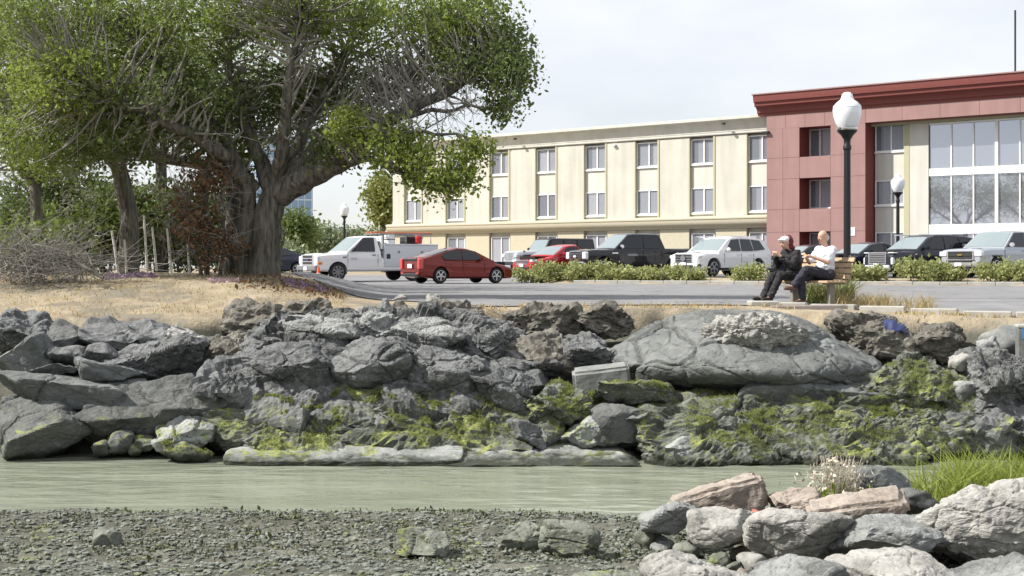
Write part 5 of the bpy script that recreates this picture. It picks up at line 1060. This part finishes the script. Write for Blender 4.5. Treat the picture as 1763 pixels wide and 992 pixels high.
# white sapling stakes
M_STAKE = plain('pale_stake', (.62,.6,.55), .8, var=.15)
for i, (u0, v0, u1, v1, Y) in enumerate([(103,184,97,148,32),(128,183,125,135,32.5),(136,178,132,145,34),(149,184,145,146,32),(165,187,163,160,31),(110,182,108,156,36)]):
    p, q = at(u0, v0, Y), at(u1, v1, Y); mb = MB(); mb.tube([p-Vector((0,0,.15)), p.lerp(q,.5), q], [.035,.03,.025], 7)
    tag(mb.build('wooden_stake', M_STAKE), ['leftmost pale stake leaning under the trees','tallest pale stake, beside the dark forked trunk','pale stake standing third from the left under the trees','leaning pale stake nearest the withered bush','short pale stake in front of the withered bush','thin pale stake behind the leftmost one'][i], 'stake')
# purple ground cover
M_PURP = leafmat('purple_petal', (.2,.13,.2), (.34,.25,.33), 5, .2); M_PINKP = leafmat('pink_petal', (.34,.22,.24), (.46,.36,.37), 5, .2)
for i, (u0, u1, Y0, Y1, n, mt, lab) in enumerate([(92,134,29.5,30.8,1500,M_PURP,'purple fallen petals round the stakes under the trees'),(182,206,28.4,29.3,500,M_PINKP,'pinkish fallen petals left of the big trunk'),(246,284,28.6,29.8,700,M_PURP,'purple pink petals at the right foot of the big tree')]):
    P_ = gpts(n, fan(u0, u1, Y0, Y1)); V, Fc = leaves_np(P_+np.array([0,0,.03]), .035, 1.4, .3); tag(link('fallen_petals', mesh_np('fallen_petals', V, Fc, False), mt), lab, 'petals', kind='stuff')
P_ = gpts(900, fan(205,300,27.5,30.5)); V, Fc = leaves_np(P_+np.array([0,0,.02]), .04, 1.6, .2); tag(link('leaf_litter', mesh_np('leaf_litter', V, Fc, False), M_BROWN), 'brown leaf litter round the big tree roots', 'leaves', kind='stuff')
# low shrubs on the strip
def shrub(u, v, w_, h_, i, lab, Y=None):
    X_ = None; Y = Y or 0
    if not Y:
        Y = 59.0
        for _ in range(6): X_ = (u-U0)*Y/F; Y = float(kerb_y(np.array(X_)))+1.1
    b_ = at(u, v, Y); b_.z = float(height(np.array([b_.x]), np.array([b_.y]))[0]); s = Y/F; W = w_*s; H = h_*s; B = np.array(tuple(b_))
    bl = [(B+np.array([W*(k-1)/3.0+RNG.normal()*.05, RNG.normal()*.15, H*RNG.uniform(.38,.5)]), (W*.24, .42, H*.45), max(10, int(w_*.75)), M_SHRUB) for k in range(3)]
    tree('shrub', lab, B, [([B+np.array([dx*W,0,-.05]), B+np.array([dx*W*1.2,0,H*.3]), B+np.array([dx*W*1.4,0,H*.6])], .03, .01) for dx in (-.22,0,.22)], bl, cat='shrub', group='shrubs on the planted strip', leaf=.075, per=20, spread=.13, trunk_name='stem', twigs=False)
for i, (u, w_, h_, lab) in enumerate([(462,28,15,'shrub at the left end of the strip, before the red sedan'),(485,34,18,'tall pale shrub in front of the red sedan'),(512,42,17,'broad green shrub under the grille of the black pickup'),(530,26,12,'small shrub under the front wheel of the black pickup'),(556,28,11,'low grey green shrub below the black pickup doors'),(577,28,12,'low shrub between black pickup and white suv'),(603,16,10,'small round shrub in front of the white suv bumper'),(650,24,18,'shrub directly behind the seated pair, left'),(702,30,14,'shrub seen behind the bench'),(748,32,15,'shrub right of the lamp post before the blue sedan'),(800,38,22,'bushy shrub between the dark suv and silver pickup'),(818,34,16,'shrub in front of the silver pickup bumper'),(868,34,20,'bushy shrub at the right edge below the silver pickup'),(893,30,18,'shrub cut by the right edge')]): shrub(u, 190, w_, h_, i, lab)
# far greenery and the conifer by the wing
def far_bush(u, v, Y, ru, rv, n, lab, mt=M_FAR, name='far_tree'):
    c = A(u, v, Y); B = np.array([c[0], c[1], 2.3]); tree(name, lab, B, [([B, (B+c)/2, c], .25, .06)], [(c, (ru*Y/F, 3, rv*Y/F), n, mt)], leaf=.22, per=34, spread=.6, twigs=False)
far_bush(256,152,135,16,20,120,'dark green tree in front of the glass tower', M_LEAFD); far_bush(278,158,150,20,12,120,'pale hedge tree behind the white truck, left'); far_bush(302,160,160,20,12,120,'pale hedge tree behind the white truck, middle'); far_bush(326,160,150,18,12,100,'pale hedge tree behind the white truck, right'); far_bush(246,170,120,14,8,60,'low bush beyond the trunk')
far_bush(333,122,118,7,20,120,'narrow yellow green tree at the left end of the cream wing', M_LEAFY)
for i, u in enumerate(range(-40, 240, 34)): far_bush(u, 150, 170, 26, 26, 90, ['far tree behind the grove, farthest left','far tree behind the left edge','far tree behind the brush heap','far tree behind the left stakes','far tree behind the forked tree','far tree behind the withered bush','far tree left behind the big trunk','far tree right behind the big trunk','far tree beside the glass tower'][i])
# ---------------------------------------------------------------- lamps
M_POST = plain('black_post', (.012,.012,.014), .4, .2); M_GLOBE = plain('white_globe', (.78,.80,.84), .25, coat=.4); M_GLOBE.node_tree.nodes['Principled BSDF'].inputs['Subsurface Weight'].default_value = .25
def lamp(loc, lab, h=4.42):
    r = empty('lamp_post', loc, 0, lab, 'lamp post', 'park lamps with acorn globes')
    MB().lathe([(.17,-.1),(.17,.10),(.15,.16),(.11,.30),(.085,.42),(.08,.5)], n=18).build('base', M_POST, r, ang=30)
    MB().lathe([(.078,.5),(.072,h-1.25),(.09,h-1.22),(.09,h-1.16),(.07,h-1.12),(.075,h-1.02),(.13,h-.93),(.2,h-.86),(.22,h-.82)], n=18).build('pole', M_POST, r, ang=30)
    MB().lathe([(.215,h-.82),(.225,h-.80),(.225,h-.77),(.2,h-.765)], n=20).build('collar', M_CHROME, r, ang=30)
    MB().lathe([(.19,h-.764),(.25,h-.66),(.29,h-.52),(.305,h-.40),(.295,h-.34)], n=28).build('globe', M_GLOBE, r, ang=50)
    MB().lathe([(.30,h-.338),(.29,h-.30),(.22,h-.22),(.15,h-.17),(.125,h-.12),(.11,h-.05),(.07,h-.012),(.02,h)], n=28).build('globe_cap', M_GLOBE, r, ang=50)
    return r
lamp(on(735.5, 29.6), 'tall black lamp post with white acorn globe, nearest, behind the bench'); lamp(on(779.5, 60.5), 'smaller looking lamp post before the dark suv', 4.5); lamp(on(299, 88), 'far lamp post behind the white utility truck', 4.5)
# ---------------------------------------------------------------- bench and the two people on it
M_SLAT = plain('worn_wood', (.40,.29,.18), .8, var=.2, scale=9); M_LEGC = plain('bench_leg', (.22,.2,.17), .8, var=.15)
BX = on(705, 26.0); RZ = math.atan2(-.86, .51)
bench = empty('park_bench', BX, RZ, 'wooden slatted bench with the two seated people beside the lamp post', 'bench')
for k in range(5): MB().box((0,-.22+k*.105,.44), (1.36,.09,.045)).build('seat_slat', M_SLAT, bench, bevel=.008)
for k in range(4): MB().box((0,.29+.045*k,.53+k*.105), (1.36,.04,.088), Matrix.Rotation(R(-20), 3, 'X')).build('back_slat', M_SLAT, bench, bevel=.008)
for s in (-.5,.5):
    MB().box((s,0,.2), (.09,.13,.44)).build('leg', M_LEGC, bench, bevel=.01); MB().box((s,0,.405), (.08,.5,.03)).build('seat_support', M_LEGC, bench); MB().box((s,.40,.66), (.06,.04,.56), Matrix.Rotation(R(-20), 3, 'X')).build('back_support', M_LEGC, bench)
M_SKIN = plain('skin', (.56,.34,.25), .55, var=.08, scale=20); M_SKIN.node_tree.nodes['Principled BSDF'].inputs['Subsurface Weight'].default_value = .1
M_SHIRT = plain('pale_shirt', (.66,.68,.74), .85, var=.05, scale=8, bump=.4, bscale=12); M_TROUS = plain('navy_trousers', (.025,.026,.04), .85, bump=.4, bscale=12); M_BLACKC = plain('black_cloth', (.017,.016,.019), .85, bump=.4, bscale=12)
M_MAROON = plain('maroon_knit', (.13,.02,.03), .9, bump=.4, bscale=60); M_HAIR = plain('grey_hair', (.52,.46,.4), .8); M_SHOE = plain('brown_shoe', (.12,.07,.045), .6); M_BSHOE = plain('black_shoe', (.015,.015,.016), .55); M_FOOD = plain('bread', (.55,.34,.14), .8, var=.2, scale=40); M_EYE = plain('eye', (.03,.02,.02), .3); M_SCARF = plain('white_cloth', (.68,.66,.66), .85)
def capsule(mb, a, b, ra, rb, n=14):
    a, b = Vector(a), Vector(b); d = b-a; L_ = max(d.length, 1e-4); q = d.to_track_quat('Z', 'Y').to_matrix(); prof = [(.01*ra, -ra)]
    for k in range(1, 5): t = k/5*math.pi/2; prof.append((ra*math.sin(t), -ra*math.cos(t)))
    prof.append((ra, 0)); prof.append((rb, L_))
    for k in range(4, 0, -1): t = k/5*math.pi/2; prof.append((rb*math.sin(t), L_+rb*math.cos(t)))
    prof.append((.01*rb, L_+rb)); t_ = MB().lathe(prof, n=n); mb.add([q@Vector(p)+a for p in t_.v], t_.f)
def ellip(mb, c, r, rot=None, n=16):
    prof = [(max(.02, math.sin(k/12*math.pi)), -math.cos(k/12*math.pi)) for k in range(13)]; t_ = MB().lathe(prof, n=n)
    V = [Vector((p[0]*r[0], p[1]*r[1], p[2]*r[2])) for p in map(Vector, t_.v)]
    if rot: V = [rot@p for p in V]
    mb.add([p+Vector(c) for p in V], t_.f)
def fuse(mb, name, mat, parent, vox=.012, sm=4):
    o = mb.build(name, mat, None); md = o.modifiers.new('r', 'REMESH'); md.mode = 'VOXEL'; md.voxel_size = vox; ms = o.modifiers.new('s', 'SMOOTH'); ms.iterations = sm; ms.factor = .5
    dg = bpy.context.evaluated_depsgraph_get(); me = bpy.data.meshes.new_from_object(o.evaluated_get(dg)); o.modifiers.clear(); o.data = me
    if name in ('shirt', 'jacket', 'trousers', 'hood'):
        nv = len(me.vertices); V_ = np.empty(nv*3, np.float32); me.vertices.foreach_get('co', V_); N_ = np.empty(nv*3, np.float32); me.vertices.foreach_get('normal', N_); V_ = V_.reshape(-1,3)
        V_ = V_+N_.reshape(-1,3)*(.016*fbm(V_*np.array([8,8,13]), 3, 12, ridged=True))[:,None]; me.vertices.foreach_set('co', V_.astype(np.float32).ravel()); me.update()
    me.polygons.foreach_set('use_smooth', np.ones(len(me.polygons), bool)); me.materials.clear(); me.materials.append(mat); o.parent = parent; return o
def hand(mb, w_, d, side, curl=.6):                                    # palm, four fingers and a thumb reaching along d
    d = Vector(d).normalized(); s = Vector((1,0,0)); s = (s-d*s.dot(d)).normalized()*side; nn = d.cross(s)*side
    capsule(mb, w_, Vector(w_)+d*.07, .026, .034, 10)
    for k, ln in enumerate((.062,.074,.07,.054)):
        b0 = Vector(w_)+d*.085+s*(-.030+.02*k); m1 = b0+d*ln*.55-nn*ln*.3*curl; capsule(mb, b0, m1, .0105, .0095, 8); capsule(mb, m1, m1+d*ln*.25-nn*ln*.6*curl, .0095, .008, 8)
    t0 = Vector(w_)+d*.025-s*.03; capsule(mb, t0, t0+d*.04-s*.022-nn*.02, .012, .011, 8); capsule(mb, t0+d*.04-s*.022-nn*.02, t0+d*.065-s*.012-nn*.035, .011, .009, 8)
def face(root, c, s=1.0):
    for sx in (-1, 1):
        mb = MB(); ellip(mb, (c[0]+sx*.034, c[1]-.092, c[2]+.012), (.014,.008,.008), n=8); mb.build('eye', M_EYE, root, smooth=True)
    mb = MB(); ellip(mb, (c[0], c[1]-.094, c[2]-.062), (.024,.006,.006), n=8); mb.build('mouth', M_MAROON, root, smooth=True)
def head(mb, c, tilt=0):
    q = Matrix.Rotation(tilt, 3, 'X'); C = Vector(c)
    for cc, rr in (((0,.012,.03),(.078,.098,.092)), ((0,-.018,-.03),(.064,.078,.088)), ((0,-.045,-.078),(.036,.04,.032)), ((0,-.102,-.018),(.013,.022,.026)), ((.078,.01,-.01),(.012,.02,.032)), ((-.078,.01,-.01),(.012,.02,.032))):
        ellip(mb, C+q@Vector(cc), rr, q)
def person(loc, label, J, cl):
    r = empty('person', loc, RZ, label, 'person'); mb = MB(); g = J
    capsule(mb, g['pel'], g['chest'], .12, .13); capsule(mb, Vector(g['sl'])*.5+Vector(g['sr'])*.5+Vector((0,0,-.05)), g['neck'], .1, .055); capsule(mb, g['neck'], g['head'], .055, .055); head(mb, g['head'], g.get('tilt', 0))
    for s, sd in (('l', 1), ('r', -1)):
        capsule(mb, g['s'+s], g['e'+s], .052, .042); capsule(mb, g['e'+s], g['h'+s], .042, .028); hand(mb, g['h'+s], Vector(g['h'+s])-Vector(g['e'+s])+Vector((0,0,-.03)), sd)
        capsule(mb, g['p'+s], g['k'+s], .085, .058); capsule(mb, g['k'+s], g['a'+s], .055, .036); capsule(mb, g['a'+s], g['t'+s], .03, .018)
    fuse(mb, 'body', M_SKIN, r, .009, 3); face(r, g['head'])
    mb = MB(); capsule(mb, Vector(g['pel'])+Vector((0,0,.02)), g['chest'], .155, .165); capsule(mb, g['sl'], g['sr'], .075, .075); capsule(mb, (Vector(g['sl'])+Vector(g['sr']))/2+Vector((0,0,-.06)), Vector(g['neck'])+Vector((0,0,-.06)), .12, .07)
    ellip(mb, Vector(g['pel']).lerp(Vector(g['chest']), .35)+Vector((0,-.04,0)), (.165,.16,.17))
    for s in 'lr':
        e = Vector(g['s'+s]).lerp(Vector(g['e'+s]), cl['sleeve'] if cl['sleeve'] <= 1 else 1); capsule(mb, g['s'+s], e, .074, .062)
        if cl['sleeve'] > 1: capsule(mb, g['e'+s], Vector(g['e'+s]).lerp(Vector(g['h'+s]), .85), .062, .048)
    fuse(mb, cl['topname'], cl['top'], r, .011, 4)
    mb = MB(); capsule(mb, Vector(g['pl'])+Vector((0,.03,.0)), Vector(g['pr'])+Vector((0,.03,.0)), .125, .125)
    for s in 'lr': capsule(mb, g['p'+s], g['k'+s], .105, .078); capsule(mb, g['k'+s], Vector(g['k'+s]).lerp(Vector(g['a'+s]), .92), .076, .066)
    fuse(mb, 'trousers', cl['leg'], r, .011, 4)
    for s in 'lr':
        mb = MB(); a, t_ = Vector(g['a'+s]), Vector(g['t'+s]); capsule(mb, a+Vector((0,.02,-.035)), a.lerp(t_, .5)+Vector((0,0,-.02)), .045, .045); capsule(mb, a.lerp(t_, .5)+Vector((0,0,-.02)), t_+Vector((0,0,-.012)), .045, .034); fuse(mb, 'shoe', cl['shoe'], r, .01, 3)
    return r
def bpt(x, y): p = Vector(BX)+Matrix.Rotation(RZ, 3, 'Z')@Vector((x, y, 0)); return (p.x, p.y, BX[2])
man = person(bpt(.28, .02), 'bald person in pale short sleeved shirt and navy trousers, legs crossed, eating', dict(pel=(0,.06,.60), chest=(0,.07,.93), neck=(0,.03,1.13), head=(0,-.02,1.27), tilt=.1, sl=(.19,.06,1.03), sr=(-.19,.06,1.03), el=(.24,-.12,.80), er=(-.24,-.12,.80), hl=(.10,-.36,.90), hr=(-.08,-.38,.93),
    pl=(.10,.0,.57), pr=(-.10,.0,.57), kl=(.02,-.44,.67), kr=(-.10,-.46,.52), al=(-.13,-.62,.36), ar=(-.11,-.42,.11), tl=(-.15,-.80,.33), tr=(-.12,-.62,.055)), dict(sleeve=.75, top=M_SHIRT, topname='shirt', leg=M_TROUS, shoe=M_SHOE))
mb = MB(); ellip(mb, (0,.045,1.26), (.087,.072,.075)); mb.build('hair', M_HAIR, man, smooth=True)
wom = person(bpt(-.32, -.16), 'person in black jacket with maroon hood over a white cap, eating on the bench', dict(pel=(0,.04,.59), chest=(0,-.07,.88), neck=(0,-.15,1.06), head=(0,-.22,1.17), tilt=.25, sl=(.17,-.08,.98), sr=(-.17,-.08,.98), el=(.22,-.22,.74), er=(-.22,-.22,.74), hl=(.07,-.40,.92), hr=(-.07,-.40,.94),
    pl=(.09,.0,.56), pr=(-.09,.0,.56), kl=(.12,-.45,.55), kr=(-.10,-.46,.54), al=(.08,-.66,.14), ar=(-.04,-.74,.13), tl=(.09,-.86,.12), tr=(-.04,-.95,.14)), dict(sleeve=2, top=M_BLACKC, topname='jacket', leg=M_BLACKC, shoe=M_BSHOE))
mb = MB(); ellip(mb, (0,-.235,1.235), (.094,.10,.062), Matrix.Rotation(.3,3,'X')); ellip(mb, (0,-.335,1.225), (.06,.05,.012)); fuse(mb, 'cap', M_SCARF, wom, .009, 3)
mb = MB(); ellip(mb, (0,-.14,1.20), (.108,.085,.115)); ellip(mb, (0,-.10,1.07), (.1,.08,.07)); fuse(mb, 'hood', M_MAROON, wom, .01, 3)
def food(p, lab):
    q = Vector(p); e = empty('sandwich', (0,0,0), RZ, lab, 'food'); mb = MB(); ellip(mb, (0,0,0), (.06,.035,.03)); fuse(mb, 'bun', M_FOOD, e, .008, 2); MB().box((0,0,-.022), (.1,.06,.012)).build('wrapper', M_SCARF, e); return e
for per, pt, lab in ((man, (.01,-.46,.92), 'sandwich held by the person in the pale shirt'), (wom, (0,-.46,.98), 'sandwich held by the person in black')):
    e = food(pt, lab); p = Vector(per.location)+Matrix.Rotation(RZ, 3, 'Z')@Vector(pt); e.location = p
# ---------------------------------------------------------------- small things
M_TIMBER = plain('grey_timber', (.24,.21,.19), .9, var=.2, scale=8, bump=.4)
p = at(706, 216.5, 24.9); o = MB().box((0,0,0), (1.55,.2,.16)).build('timber_sleeper', M_TIMBER, bevel=.02, loc=p); o.rotation_euler = (0,R(-1),R(-3)); tag(o, 'grey timber sleeper lying in front of the bench', 'timber')
p = on(662, 25.2); o = MB().box((0,0,.03), (.5,.5,.09)).build('concrete_pad', M_KERB, bevel=.015, loc=p); tag(o, 'pale concrete pad under the feet of the person in black', 'concrete slab')
def cone(loc, lab):
    r = empty('traffic_cone', loc, R(20), lab, 'traffic cone'); MB().box((0,0,.02), (.38,.38,.04)).build('base', M_ORANGE, r, bevel=.01)
    MB().lathe([(.15,.04),(.112,.26)], n=16).build('cone', M_ORANGE, r, ang=40); MB().lathe([(.113,.261),(.085,.42)], n=16).build('reflective_band', M_WHITE, r, ang=40); MB().lathe([(.084,.421),(.035,.70),(.03,.71)], n=16).build('tip', M_ORANGE, r, ang=40)
cone(on(276.5, 60.2), 'orange traffic cone with white band at the truck bumper')
for u, Y, lab in ((777,58.0,'small black cap on the kerb left, under the small lamp'), (844,56.2,'small black cap on the kerb near the right edge')):
    p = on(u, Y); r = empty('ground_cap', p, 0, lab, 'cap'); MB().lathe([(.1,-.05),(.1,.12),(.13,.14),(.1,.24),(.03,.28)], n=12).build('cap', M_PLASTIC, r, ang=40); MB().lathe([(.15,-.05),(.15,.03)], n=12).build('base', M_PLASTIC, r)
r = empty('utility_box', at(889,262,21.3), R(-12), 'grey utility box with blue and white sticker at the right edge', 'utility box'); MB().box((.06,0,.22), (.34,.3,.62)).build('casing', M_CONC, r, bevel=.015); MB().box((.06,0,.55), (.36,.32,.05)).build('lid', M_KERB, r, bevel=.01); MB().box((.02,-.153,.44), (.14,.006,.16)).build('sticker', plain('blue_sticker', (.06,.2,.42), .4), r); MB().box((.05,-.157,.43), (.06,.005,.05)).build('sticker_mark', M_WHITE, r)
rock('stone', 340,354,203,211, 29.0,.3, M_PALE, 'whitish stone on the street edge right of the tree, left one', 'stone', lv=4); rock('stone', 371,383,204,211, 28.2,.25, M_PALE, 'whitish stone on the street edge right of the tree, right one', 'stone', lv=4)
M_TARP = plain('blue_tarp', (.018,.028,.1), .6, var=.2)
V = []; nx, ny = 18, 10; C = at(772, 226, 22.35)
for j in range(ny):
    for i in range(nx): V.append((C.x+(i/nx-.5)*.5, C.y+(j/ny-.5)*.34-.1, C.z-.03+.022*math.sin(i*.55+j*.4)+.012*math.sin(i*1.1-j*.8)-.25*(j/ny-.6)**2+(.5-abs(i/nx-.5))*.12-.10*(1-j/ny)))
Fc = [(j*nx+i, j*nx+i+1, (j+1)*nx+i+1, (j+1)*nx+i) for j in range(ny-1) for i in range(nx-1)]
o = MB().add(V, Fc).build('tarp_scrap', M_TARP, smooth=True); md = o.modifiers.new('s', 'SOLIDIFY'); md.thickness = .01; tag(o, 'crumpled blue scrap of tarp on the earth hump', 'tarp')
